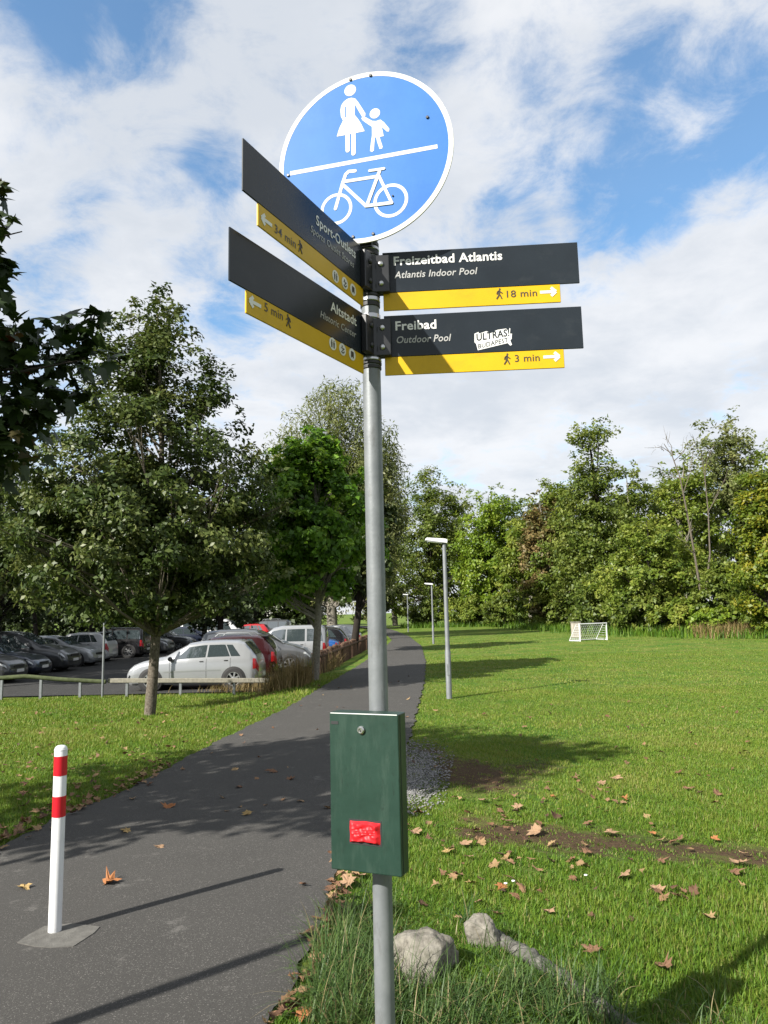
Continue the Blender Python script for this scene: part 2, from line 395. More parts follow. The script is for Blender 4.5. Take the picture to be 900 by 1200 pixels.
def soil(x, y):
    """worn bare patches in the turf"""
    s = np.zeros_like(x)
    for (px, py, rx, ry, k, a) in ((600, 975, .62, .38, 1.15, 0.), (690, 986, .7, .36, 1.08, 0.), (790, 994, .8, .30, .95, 0.), (880, 1000, .5, .30, .95, 0.),
                             (550, 905, .55, 1.1, 1.15, .3), (615, 900, .6, .55, .8, 0.), (650, 870, .5, .4, .6, 0.), (700, 1100, .2, .15, .45, 0.), (560, 960, .3, .3, .7, 0.), (505, 880, .35, .9, .8, .2), (620, 1020, .25, .12, .5, 0.)):
        p = at_z(px, py); s = np.maximum(s, k * blob(x, y, p[0], p[1], rx, ry, a))
    e = np.exp(-np.abs(x - pr(y)) / .07) * (y < 30) * .5                # worn edges of the path
    e2 = np.exp(-np.abs(x - pl(y)) / .07) * (y < 30) * .4
    return np.maximum(s, np.maximum(e, e2))

def axis(a, b, fine, far):
    c = list(np.arange(a, b + 1e-6, fine)); d = fine
    while c[-1] < far: d *= 1.35; c.append(c[-1] + d)
    d = fine
    while c[0] > -far: d *= 1.35; c.insert(0, c[0] - d)
    return np.array(c)
gx, gy = axis(-9, 9, .14, 900), axis(1.5, 24, .14, 900)
X, Y = np.meshgrid(gx, gy)
in_path = (X > pl(Y) - .02) & (X < pr(Y) + .02)
Z = zg(X, Y) - .012
rim = np.clip((np.hypot(X, Y) - 120) / 60, 0, 1)
V = np.stack([X, Y, Z], -1).reshape(-1, 3)
n0, n1 = X.shape
ii = np.arange(n0 * n1).reshape(n0, n1)
Fq = np.stack([ii[:-1, :-1], ii[:-1, 1:], ii[1:, 1:], ii[1:, :-1]], -1).reshape(-1, 4)
g_ = link('ground', np_mesh('ground', V, Fq, smooth=True, extra={'soil': soil(V[:, 0], V[:, 1])}), M['ground'])
tag(g_, 'mown green lawn with worn brown patches reaching to the trees', 'lawn', kind='structure')

ys = np.concatenate([np.arange(-20, 1.5, .5), np.arange(1.5, 26, .06), np.arange(26, 112, .6)])
wob = lambda y, k: .018 * np.sin(y * 5.1 + k) + .014 * np.sin(y * 13.7 + 2 * k) + .008 * np.sin(y * 31 + k)
L_, R__ = pl(ys) + wob(ys, 1.) , pr(ys) + wob(ys, 4.)
tt = np.linspace(0, 1, 9)
PX = L_[:, None] * (1 - tt) + R__[:, None] * tt; PY = np.repeat(ys[:, None], 9, 1)
PZ = np.maximum(zg(PX, PY), 0) * 0 + .006 + .012 * np.sin(math.pi * tt)[None]
ii = np.arange(PX.size).reshape(PX.shape)
Fq = np.stack([ii[:-1, :-1], ii[:-1, 1:], ii[1:, 1:], ii[1:, :-1]], -1).reshape(-1, 4)
p_ = link('path', np_mesh('path', np.stack([PX, PY, PZ], -1).reshape(-1, 3), Fq, smooth=True), M['asphalt'])
tag(p_, 'grey asphalt foot and cycle path curving away between lawn and car park', 'path', kind='structure')

ys = np.concatenate([[21.9], np.arange(22.5, 82, 1.)])
LX = np.stack([np.full_like(ys, -48), pl(ys) * .5 - 24, pl(ys) - 2.35], 1); LY = np.repeat(ys[:, None], 3, 1)
ii = np.arange(LX.size).reshape(LX.shape)
Fq = np.stack([ii[:-1, :-1], ii[:-1, 1:], ii[1:, 1:], ii[1:, :-1]], -1).reshape(-1, 4)
l_ = link('parking_lot', np_mesh('parking_lot', np.stack([LX, LY, np.full_like(LX, LOT_Z + .012)], -1).reshape(-1, 3), Fq), M['lot'])
tag(l_, 'dark asphalt car park surface below the trees on the left', 'car park', kind='structure')

# ------------------------------------------------------------------ signpost
PX0, PY0 = -.0308, 2.3927
def zpole(py): return float(at_y(440, py, PY0)[2])
SP = thing('signpost', 'grey steel signpost carrying a round blue sign, four direction signs and a green box', 'signpost', (0, 0, 0))
MB().tube([(PX0, PY0, -.2), (PX0, PY0, zpole(275)), (PX0, PY0, zpole(150))], .0302, 28).build('pole', M['galv'], SP, True)
MB().tube([(PX0, PY0, zpole(150)), (PX0, PY0, zpole(150) + .012)], .031, 24).build('pole_cap', M['rubber'], SP, True)
def frame(p0, e, n):
    p0, e, n = map(np.asarray, (p0, e, n)); up = np.array([0, 0, 1.])
    return lambda u, v, w: p0 + e * u + up * v + n * w
def circle(cx, cy, r, n=28): return [(cx + r * math.cos(2 * math.pi * k / n), cy + r * math.sin(2 * math.pi * k / n)) for k in range(n)]
def stroke(mb, fr, pts, wd, w0, w1, rnd=True):
    """a thick poly-line with round ends, every piece a hair above the last one so that no faces coincide"""
    for i in range(len(pts) - 1):
        a, b = np.array(pts[i], float), np.array(pts[i + 1], float); d = b - a; l = np.hypot(*d) + 1e-9; d /= l; nn = np.array([-d[1], d[0]]) * wd / 2
        w1 += .00006
        mb.prism([tuple(a - nn), tuple(b - nn), tuple(b + nn), tuple(a + nn)], fr, w0, w1)
    if rnd:
        for p in pts:
            w1 += .00006; mb.prism(circle(p[0], p[1], wd / 2, 12), fr, w0, w1)
    return w1
def ring(mb, fr, c, ro, ri, w0, w1, n=48):
    V, F = [], []
    for k in range(n):
        a = 2 * math.pi * k / n; cs, sn = math.cos(a), math.sin(a)
        for r, w in ((ro, w0), (ro, w1), (ri, w1), (ri, w0)): V.append(fr(c[0] + r * cs, c[1] + r * sn, w))
        b, d = 4 * k, 4 * ((k + 1) % n)
        F += [(b, d, d + 1, b + 1), (b + 1, d + 1, d + 2, b + 2), (b + 2, d + 2, d + 3, b + 3)]
    mb.add(V, F)
def text_mesh(body, bold=0., shear=0.):
    cu = bpy.data.curves.new('t', 'FONT'); cu.body = body; cu.size = 1; cu.offset = bold; cu.shear = shear; cu.resolution_u = 3; cu.space_character = 1.04
    o = bpy.data.objects.new('t', cu); COL.objects.link(o)
    dg = bpy.context.evaluated_depsgraph_get(); me = o.evaluated_get(dg).to_mesh()
    V = np.array([v.co[:] for v in me.vertices]); F = [tuple(p.vertices) for p in me.polygons]
    o.evaluated_get(dg).to_mesh_clear(); bpy.data.objects.remove(o); bpy.data.curves.remove(cu)
    return V, F
def lettering(parent, fr, body, u0, u1, v0, cap, mat, bold=.012, shear=0., w=.0032, slope=0.):
    V, F = text_mesh(body, bold, shear)
    x0, x1 = V[:, 0].min(), V[:, 0].max()
    Vc, _ = text_mesh('H'); ch = Vc[:, 1].max()
    P = [fr(u0 + (x - x0) / (x1 - x0) * (u1 - u0), v0 + y / ch * cap + slope * (u1 - u0) * (x - x0) / (x1 - x0), w) for x, y, _z in V]
    me = bpy.data.meshes.new('lettering'); me.from_pydata([tuple(p) for p in P], [], F)
    return link('lettering', me, mat, parent)
def walker(mb, fr, c, h, w=.0032, flip=1):
    s = h; cx, cy = c; f = flip
    q = lambda x, y: (cx + f * x * s, cy + y * s)
    w1 = w; mb.prism(circle(*q(.06, .43), .085 * s, 14), fr, w - .0006, w1)
    for pts, wd in (([q(.02, .27), q(-.02, .0)], .17), ([q(-.02, 0), q(.1, -.2), q(.2, -.46)], .1), ([q(-.02, 0), q(-.08, -.22), q(-.24, -.46)], .1),
                    ([q(.02, .28), q(.14, .12), q(.27, .04)], .075), ([q(.0, .28), q(-.17, .17), q(-.22, -.02)], .075)):
        w1 = stroke(mb, fr, pts, wd * s, w - .0006, w1)
def arrow(mb, fr, c, ln, h, dirn, w=.0032):
    cx, cy = c; t = h * .29
    w1 = stroke(mb, fr, [(cx - dirn * ln / 2, cy), (cx + dirn * ln * .40, cy)], t, w - .0006, w, False)
    stroke(mb, fr, [(cx + dirn * (ln / 2 - h * .52), cy + h * .42), (cx + dirn * ln * .46, cy), (cx + dirn * (ln / 2 - h * .52), cy - h * .42)], t, w - .0006, w1, False)

HB, HY, LB, LY_ = .1445, .0637, .6566, .5917
def direction_sign(ang, z0, g, right, label):
    a = R_(ang); e = np.array([math.cos(a), math.sin(a), 0]); n = np.array([e[1], -e[0], 0]) if right else np.array([-e[1], e[0], 0])
    if not right:        # u runs from the outer end towards the pole, as the lettering reads
        p0 = np.array([PX0, PY0, z0]) + e * (g + LB); e = -e
    else:
        p0 = np.array([PX0, PY0, z0]) + e * g
    fr = frame(p0, e, n)
    mb = MB().prism([(0, -HB), (LB, -HB), (LB, 0), (0, 0)], fr, -.0035, .002)
    root = link('direction_sign', mb.mesh('direction_sign', bevel=.0012, seg=1), M['panel'], SP); root['label'] = label
    yl, yr = (0, LY_) if right else (LB - LY_, LB)
    link('yellow_strip', MB().prism([(yl, -HB - HY), (yr, -HB - HY), (yr, -HB - .0008), (yl, -HB - .0008)], fr, -.0035, .002).mesh('yellow_strip', bevel=.0012, seg=1), M['yellow'], root)
    def uv(px, py):
        q = on_plane(px, py, p0 + n * .003, n) - p0; return float(q @ e), float(q[2])
    return root, fr, uv
def txt(S, body, px0, px1, py, cap, mat, bold=.012, shear=0.):
    root, fr, uv = S; u0, v0 = uv(px0, py); u1 = uv(px1, py)[0]
    return lettering(root, fr, body, u0, u1, v0, cap, mat, bold, shear)
def icon(S, kind, px, py, size, *a):
    root, fr, uv = S; c = uv(px, py); mb = MB()
    if kind == 'walker': walker(mb, fr, c, size, flip=a[0]); return mb.build('walker_pictogram', M['dark_print'], root)
    if kind == 'arrow': arrow(mb, fr, c, size, .034, a[0]); return mb.build('arrow', M['white_film'], root)
    mb.prism(circle(*c, size, 30), fr, .0026, .0032); o = mb.build('round_icon', M['white_film'], root)
    k = MB(); s = size
    if a[0] == 0:
        for sx in (-.32, .32):
            k.prism(circle(c[0] + sx * s, c[1] + .5 * s, .14 * s, 10), fr, .0034, .0039)
            k.prism([(c[0] + (sx - .2) * s, c[1] + .3 * s), (c[0] + (sx + .2) * s, c[1] + .3 * s), (c[0] + (sx + .14) * s, c[1] - .65 * s), (c[0] + (sx - .14) * s, c[1] - .65 * s)], fr, .0034, .0039)
    elif a[0] == 1:
        k.prism(circle(c[0] - .15 * s, c[1] + .48 * s, .15 * s, 10), fr, .0034, .0039)
        w1 = stroke(k, fr, [(c[0] - .35 * s, c[1] + .2 * s), (c[0] + .4 * s, c[1] + .15 * s), (c[0] - .1 * s, c[1] - .2 * s)], .17 * s, .0034, .0039)
        stroke(k, fr, [(c[0] - .4 * s, c[1] - .45 * s), (c[0] + .1 * s, c[1] - .6 * s), (c[0] + .45 * s, c[1] - .3 * s)], .17 * s, .0034, w1)
    else:
        k.prism([(c[0] - .42 * s, c[1] - .4 * s), (c[0] + .42 * s, c[1] - .4 * s), (c[0] + .42 * s, c[1] + .5 * s), (c[0] - .42 * s, c[1] + .5 * s)], fr, .0034, .0039)
        k.prism([(c[0] - .3 * s, c[1] + .05 * s), (c[0] + .3 * s, c[1] + .05 * s), (c[0] + .3 * s, c[1] + .36 * s), (c[0] - .3 * s, c[1] + .36 * s)], fr, .0039, .0042)
        for sx in (-.26, .26): k.prism(circle(c[0] + sx * s, c[1] - .45 * s, .13 * s, 10), fr, .0034, .0041)
    ko = k.build('icon_print', M['dark_print'], root)
Wt, Gr, Dk = M['white_film'], M['grey_film'], M['dark_print']
S1 = direction_sign(-3.9, 2.916, .0453, True, 'upper right direction sign to an indoor pool')
txt(S1, 'Freizeitbad Atlantis', 461.5, 589, 311, .030, Wt, .022); txt(S1, 'Atlantis Indoor Pool', 462, 560, 326.2, .0235, Gr, .012, .22)
icon(S1, 'walker', 585, 344, .037, 1); txt(S1, '18 min', 594, 629.5, 348.5, .0235, Dk, .004); icon(S1, 'arrow', 642.5, 342, .054, 1)
S2 = direction_sign(-3.9, 2.690, .0453, True, 'lower right direction sign to an outdoor pool with a white sticker')
txt(S2, 'Freibad', 463.5, 511.5, 387, .030, Wt, .022); txt(S2, 'Outdoor Pool', 465, 529, 402.3, .0235, Gr, .012, .22)
icon(S2, 'walker', 594, 420.5, .037, 1); txt(S2, '3 min', 603.5, 632.5, 424, .0235, Dk, .004); icon(S2, 'arrow', 646.5, 418, .054, 1)
def sticker(S):
    root, fr, uv = S
    out = [(556, 391), (561, 389), (561, 391), (570, 388), (575, 390), (583, 386.5), (593, 385), (596, 388), (597, 384.5), (598, 385), (597.5, 391), (600, 391), (599.5, 397),
           (598, 399), (600, 404), (598, 405), (595, 402), (560, 410.5), (558, 403), (556, 401)]
    mb = MB().prism([uv(*q) for q in out], fr, .0022, .003); o = mb.build('sticker', M['white_film'], root)
    for body, a, b, cap in (('ULTRAS!', (558.5, 399.5), (597, 393.5), .0235), ('BUDAPEST', (560.5, 408.6), (595.5, 400.6), .015)):
        u0, v0 = uv(*a); u1, v1 = uv(*b)
        lettering(root, fr, body, u0, u1, v0, cap, M['panel'], 0.022 if cap > .02 else .008, 0, .0034, (v1 - v0) / (u1 - u0))
sticker(S2)
S3 = direction_sign(244.1, 2.9145, .0539, False, 'upper left direction sign to sport outlets, 34 minutes on foot')
txt(S3, 'Sport-Outlets', 370.5, 416, 262.5, .030, Wt, .016); txt(S3, 'Sports Outlet Stores', 364, 414, 271, .0215, Gr, .006, .2)
icon(S3, 'arrow', 312.5, 259.5, .05, -1); txt(S3, '34 min', 322, 346.5, 272, .024, Dk, .004); icon(S3, 'walker', 352, 289, .037, -1)
for k, (px, py) in enumerate(((393.3, 324), (404.2, 332), (413.8, 339.5))): icon(S3, 'round', px, py, .0195, k)
S4 = direction_sign(240.7, 2.6837, .0539, False, 'lower left direction sign to the old town, 5 minutes on foot')
txt(S4, 'Altstadt', 387.5, 417.5, 363.5, .030, Wt, .016); txt(S4, 'Historic Center', 375.5, 417, 371.5, .0215, Gr, .006, .2)
icon(S4, 'arrow', 299, 355.5, .05, -1); txt(S4, '5 min', 310, 331.5, 364, .024, Dk, .004); icon(S4, 'walker', 338, 376, .037, -1)
for k, (px, py) in enumerate(((390, 403), (401.5, 409.5), (412.8, 415.5))): icon(S4, 'round', px, py, .0195, k)
# the baselines of the left signs run with the perspective: handled because the text lies in the panel's own frame

# brackets, bands and bolts on the pole
def brackets(py0, py1):
    z0, z1 = zpole(py0), zpole(py1); zc_, hh = (z0 + z1) / 2, abs(z0 - z1) / 2
    for ang, right in ((-3.9, True), (242.4, False)):
        a = R_(ang); e = np.array([math.cos(a), math.sin(a), 0]); n = np.array([e[1], -e[0], 0]) if right else np.array([-e[1], e[0], 0])
        Mx = np.stack([e, n, np.array([0, 0, 1.])], 1)
        c = np.array([PX0, PY0, zc_]) + e * (.036 if right else .036) + n * .0135
        o = MB().box(c, (.033 if right else .036, .0105, hh), Mx).build('bracket', M['black_plastic'], SP, False, .003)
        MB().box(c - n * .026, (.03, .006, hh * .96), Mx).build('clamp_plate', M['black_plastic'], SP, False, .002)
        for dz in (-.55, .5):
            q = c + n * .0105 + e * .004
            b = MB(); fr2 = frame(q + np.array([0, 0, dz * hh]), e, n); V = []
            for r_, w_ in ((.0098, 0), (.0098, .003), (.0075, .006), (.003, .0075)): V += [fr2(r_ * math.cos(t), r_ * math.sin(t), w_) for t in np.linspace(0, 2 * math.pi, 15)[:-1]]
            F = [(i * 14 + k, i * 14 + (k + 1) % 14, (i + 1) * 14 + (k + 1) % 14, (i + 1) * 14 + k) for i in range(3) for k in range(14)] + [tuple(range(42, 56))]
            b.add(V, F).build('bolt', M['steel'] if right else M['black_plastic'], SP, True)
    z = (z0 + z1) / 2
    MB().tube([(PX0, PY0, z - hh * .98), (PX0, PY0, z + hh * .98)], .0345, 24).build('clamp_core', M['black_plastic'], SP, True)
brackets(303, 346); brackets(377, 420)
def band(py0, py1, mat, r=.0335, nm='band'):
    za, zb = sorted((zpole(py0), zpole(py1))); MB().lathe([(r - .002, za), (r, za + .002), (r, zb - .002), (r - .002, zb)], 26, (PX0, PY0, 0)).build(nm, mat, SP, True)
for a_, b_, m_, r_ in ((286, 291, 'rubber', .0335), (291.5, 295.5, 'steel', .0345), (296, 302, 'rubber', .0335), (346.5, 350, 'rubber', .034), (350.5, 355.5, 'steel', .0345), (356, 361.5, 'rubber', .0335),
                       (370, 375.8, 'steel', .0345), (421, 424.5, 'steel', .0345), (425, 429, 'rubber', .0345), (430, 434, 'rubber', .0335)):
    band(a_, b_, M[m_], r_)

# round sign
def round_sign():
    th = R_(15.5); e = np.array([math.cos(th), -math.sin(th), 0]); n = np.array([-math.sin(th), -math.cos(th), 0])
    c0 = np.array([PX0, PY0, 0]) + n * .052
    cpt = on_plane(426.2, 184, c0, n); rad = .311
    fr = frame(cpt, e, n)
    root = MB().prism(circle(0, 0, rad - .016, 96), fr, -.002, .0015).build('round_sign', M['sign_blue'], SP); root['label'] = 'round blue sign with white walkers above and bicycle below'
    b = MB(); ring(b, fr, (0, 0), rad, rad - .0165, -.004, .0022, 96); b.build('white_rim', M['sign_white'], root, True)
    MB().prism(circle(0, 0, rad - .004, 64), fr, -.0045, -.0025).build('back_plate', M['alu'], root)
    def uv(px, py): q = on_plane(px, py, cpt, n) - cpt; return float(q @ e), float(q[2])
    def crop(ox, oy, k): return lambda x, y: uv(ox + x / k, oy + y / k)
    A = crop(360, 90, 6.923); w0, w1 = .0012, .0022
    def outline(nm, pts, head, hr, legs=()):
        mb = MB().prism([A(*p) for p in pts], fr, w0, w1); hc = A(*head); mb.prism(circle(*hc, hr, 26), fr, w0, w1)
        for k, q in enumerate(legs): stroke(mb, fr, [A(*p) for p in q], .0155, w0, w1 + .0001 * (k + 1))
        return mb.build(nm, M['sign_white'], root)
    hr = np.hypot(*(np.array(A(350, 113)) - np.array(A(397, 108))))
    outline('woman_pictogram', [(278, 235), (298, 205), (328, 182), (360, 173), (392, 180), (415, 208), (445, 255), (474, 300), (472, 326), (448, 330), (438, 312), (408, 262), (388, 225),
                               (387, 312), (410, 340), (436, 378), (468, 444), (410, 456), (340, 470), (241, 488), (262, 420), (292, 358), (275, 325), (270, 275)], (350, 113), hr,
            ([(329, 470), (330, 600)], [(377, 462), (377, 625)]))
    outline('child_pictogram', [(440, 338), (455, 328), (478, 332), (528, 360), (560, 362), (596, 350), (625, 372), (668, 425), (664, 447), (646, 446), (606, 408), (622, 484), (588, 490),
                               (613, 568), (610, 584), (588, 588), (572, 540), (560, 496), (550, 492), (542, 600), (528, 613), (511, 605), (518, 540), (527, 478), (526, 408), (480, 378), (450, 356)],
            (550, 300), hr * .87)
    dl = MB().prism([(uv(314 + 26, 206)[0], uv(340.5, 206)[1]), uv(513, 174.2), uv(512.6, 169.6), uv(340.2, 201.2)], fr, w0, w1).build('dividing_line', M['sign_white'], root)
    MB().prism([A(309, 248), A(318, 246), A(318, 330), A(309, 332)], fr, .0022, .0027).build('pictogram_gap', M['sign_blue'], root)
    Bc = crop(366, 180, 7.5)
    bk = MB(); sc1 = np.hypot(*(np.array(Bc(690, 415)) - np.array(Bc(690 + 140, 415 - 20)))) / 141.4
    ring(bk, fr, Bc(213, 490), 147 * sc1, 119 * sc1, w0, w1); ring(bk, fr, Bc(690, 415), 155 * sc1, 126 * sc1, w0, w1)
    w = w1
    for q, wd in (([(378, 155), (322, 160), (295, 185), (268, 262), (205, 488)], 30), ([(278, 250), (560, 206)], 30), ([(272, 278), (470, 460)], 29), ([(592, 160), (482, 458)], 30),
                  ([(505, 155), (632, 136)], 24), ([(585, 195), (696, 428)], 27), ([(472, 465), (700, 436)], 29)):
        w = stroke(bk, fr, [Bc(*p) for p in q], wd * sc1, w0, w + .0001)
    bk.build('bicycle_pictogram', M['sign_white'], root)
    for px, py in ((411, 94), (434.5, 89), (501, 138), (338, 206), (414, 278), (437.5, 274.5), (460.5, 230)):
        c = uv(px, py); mb = MB(); mb.prism(circle(*c, .0055 if px != 460.5 else .003, 12), fr, .001, .006); mb.build('rivet', M['black_plastic'], root, False, .0015)
    for dz in (.16, -.16):       # rear clamps that hold the disc to the pole
        q = cpt + np.array([0, 0, dz]); MB().box(q - n * .022, (.07, .016, .018), np.stack([e, n, np.array([0, 0, 1.])], 1)).build('rear_clamp', M['alu'], root)
    q = np.array([PX0, PY0, zpole(284)]) + n * .03; MB().box(q, (.021, .01, .035), np.stack([e, n, np.array([0, 0, 1.])], 1)).build('foot_bracket', M['black_plastic'], root)
round_sign()

# green bag dispenser box clamped to the pole
def dispenser():
    th = R_(22.5); e = np.array([math.cos(th), -math.sin(th), 0]); n = np.array([-math.sin(th), -math.cos(th), 0])
    p0 = np.array([PX0, PY0, 0]) + n * .105
    def uv(px, py): q = on_plane(px, py, p0, n) - p0; return float(q @ e), float(q[2])
    u0, v1 = uv(385, 834.5); u1 = uv(468.5, 933)[0]; v0 = uv(430, 1023.5)[1]
    u0b = uv(387, 925)[0]; u0 = u0b
    fr = frame(p0, e, n)
    dep = .062
    mb = MB().prism([(u0, v0), (u1, v0), (u1, v1), (u0, v1)], fr, -dep, 0)
    root = link('bag_dispenser', mb.mesh('bag_dispenser', bevel=.0035, seg=2), M['box_green'], SP); root['label'] = 'green metal dispenser box with a red bag hanging from its slot'
    MB().prism([(u0 - .001, v0 + .004), (u1 + .001, v0 + .004), (u1 + .001, v1 - .004), (u0 - .001, v1 - .004)], fr, -.0165, -.0145).build('door_seam', M['rubber'], root)
    c = uv(423.5, 855.5); mb = MB(); V, F = [], []
    for k, (r_, w_) in enumerate(((.0118, 0), (.0118, .006), (.0085, .0095), (.006, .0095), (.0055, .006))):
        V += [fr(c[0] + r_ * math.cos(t), c[1] + r_ * math.sin(t), w_) for t in np.linspace(0, 2 * math.pi, 25)[:-1]]
    F = [(i * 24 + k, i * 24 + (k + 1) % 24, (i + 1) * 24 + (k + 1) % 24, (i + 1) * 24 + k) for i in range(4) for k in range(24)] + [tuple(range(96, 120))]
    lk = mb.add(V, F).build('lock', M['steel'], root, True)
    MB().prism([(c[0] - .0018, c[1] - .0055), (c[0] + .0018, c[1] - .0055), (c[0] + .0018, c[1] + .0015), (c[0] - .0018, c[1] + .0015)], fr, .005, .0066).build('keyhole', M['rubber'], lk)
    a = uv(387.5, 846); MB().prism([(a[0] + .001, a[1] - .012 + .006), (a[0] + .026, a[1] - .006), (a[0] + .026, a[1] + .003), (a[0] + .001, a[1] + .003)], fr, .0002, .0011).build('small_plate', M['rubber'], root)
    b0, b1 = uv(410.5, 986), uv(445.5, 964.5)
    sl0, sl1 = uv(409.5, 988.5), uv(447, 962.5)
    MB().prism([(sl0[0], sl0[1]), (sl1[0], sl0[1]), (sl1[0], sl1[1]), (sl0[0], sl1[1])], fr, .0002, .0009).build('slot', M['rubber'], root)
    nu, nv = 34, 20; V = []; r2 = np.random.default_rng(3)
    ph = r2.uniform(0, 6.28, 12)
    for j in range(nv):
        for i in range(nu):
            s_, t_ = i / (nu - 1), j / (nv - 1)
            ed = min(s_, 1 - s_, t_, 1 - t_)
            crk = .0030 * abs(math.sin(7 * t_ + 3.2 * s_ + 1.5 * math.sin(6 * s_ + ph[0]))) + .003 * abs(math.sin(15 * t_ - 6 * s_ + 2 * math.sin(9 * t_ + ph[1]))) + .002 * math.sin(22 * s_ + 9 * t_)
            u_ = b0[0] + (b1[0] - b0[0]) * s_ + .0007 * math.sin(9 * t_ + ph[2])
            v_ = b0[1] + (b1[1] - b0[1]) * t_ + .0010 * math.sin(8 * s_ + ph[3])
            V.append(fr(u_, v_, .0012 + (.007 + crk) * min(1, ed * 9)))
    F = [(j * nu + i, j * nu + i + 1, (j + 1) * nu + i + 1, (j + 1) * nu + i) for j in range(nv - 1) for i in range(nu - 1)]
    MB().add(V, F).build('red_bag', M['red_bag'], root, True)
    for z in (v1 - .06, v0 + .06):
        MB().box(np.array([PX0, PY0, z]) + n * .02, (.036, .026, .013), np.stack([e, n, np.array([0, 0, 1.])], 1)).build('pole_clamp', M['galv2'], root)
dispenser()

# ------------------------------------------------------------------ bollard
bb = on_ground(64, 1095.5)
BO = thing('bollard', 'white tubular bollard with two red bands on the path', 'bollard', (bb[0], bb[1], .012))
Hb = .985; rb = .0345
MB().lathe([(rb, 0), (rb, Hb - .02), (rb - .004, Hb - .008), (rb - .014, Hb), (.004, Hb + .003)], 32).build('post', M['white_paint'], BO, True)
for z0, z1 in ((.605, .715), (.825, .935 - .005)):
    MB().lathe([(rb + .0008, z0), (rb + .0012, z0), (rb + .0012, z1), (rb + .0008, z1)], 32).build('red_band', M['red_paint'], BO, True)
MB().lathe([(rb + .0006, Hb - .024), (rb + .0015, Hb - .023), (rb + .0015, Hb - .0205), (rb + .0004, Hb - .019)], 32).build('cap_rim', M['white_paint'], BO, True)
foot = []
r2 = np.random.default_rng(12)
for (px, py) in ((20, 1105), (34, 1095.5), (52, 1086), (84, 1082.5), (117, 1086.5), (110, 1094), (86, 1109.5), (60, 1111), (40, 1109.5)):
    q = at_z(px, py, .018); foot.append((q[0] - bb[0], q[1] - bb[1]))
MB().prism(foot, lambda u, v, w: np.array([u, v, w]), .0, .0095).build('concrete_foot', M['concrete'], BO)

# ------------------------------------------------------------------ lamp posts
def make_lamp():
    o = thing('lamp_post', '', 'lamp post', group='lamp posts along the path')
    hgt = 3.06
    MB().lathe([(.056, -.3), (.056, .9), (.05, .92), (.045, 1.0), (.038, hgt - .02), (.036, hgt)], 18).build('pole', M['galv2'], o, True)
    MB().box((0, -.057, .55), (.028, .004, .11)).build('access_door', M['galv2'], o, False, .002)
    a = R_(7); Mx = np.array([[math.cos(a), 0, math.sin(a)], [0, 1, 0], [-math.sin(a), 0, math.cos(a)]])
    c = np.array([-.15, 0, hgt + .045])
    mb = MB()
    prof = [(-.225, -.028), (.215, -.04), (.215, .03), (.17, .045), (-.2, .03), (-.225, .01)]
    mb.prism(prof, lambda u, v, w: c + Mx @ np.array([u, w, v]), -.085, .085)
    h = mb.build('lamp_head', M['white_paint'], o, False, .008)
    MB().box(c + Mx @ np.array([-.04, 0, -.041]), (.15, .07, .006), Mx).build('diffuser', M['head_clear'], h)
    MB().tube([(0, 0, hgt - .05), (0, 0, hgt + .03)], .044, 14).build('collar', M['galv2'], o, True)
    return o
def copy_tree(o, parent=None):
    c = o.copy(); COL.objects.link(c); c.parent = parent
    for ch in list(o.children): copy_tree(ch, c)
    return c
lamp0 = make_lamp()
LAMPS = [(on_ground(526.5, 818), 'grey lamp post with white head, nearest to the signpost on the lawn edge'),
         (on_ground(508, 754.5), 'middle of three lamp posts along the lawn side of the path'),
         (on_ground(478.5, 740.5), 'farthest small lamp post beside the bend of the path'),
         (np.array([-3.46, 1.62, 0.]), 'lamp post out of view whose shadow falls across the near path')]
for i, (p, lab) in enumerate(LAMPS):
    o = lamp0 if i == 0 else copy_tree(lamp0); o['label'] = lab; o.location = (p[0], p[1], float(zg(p[0], p[1])))
    o.rotation_euler = (0, 0, R_((0, -4, -6, 8)[i]))

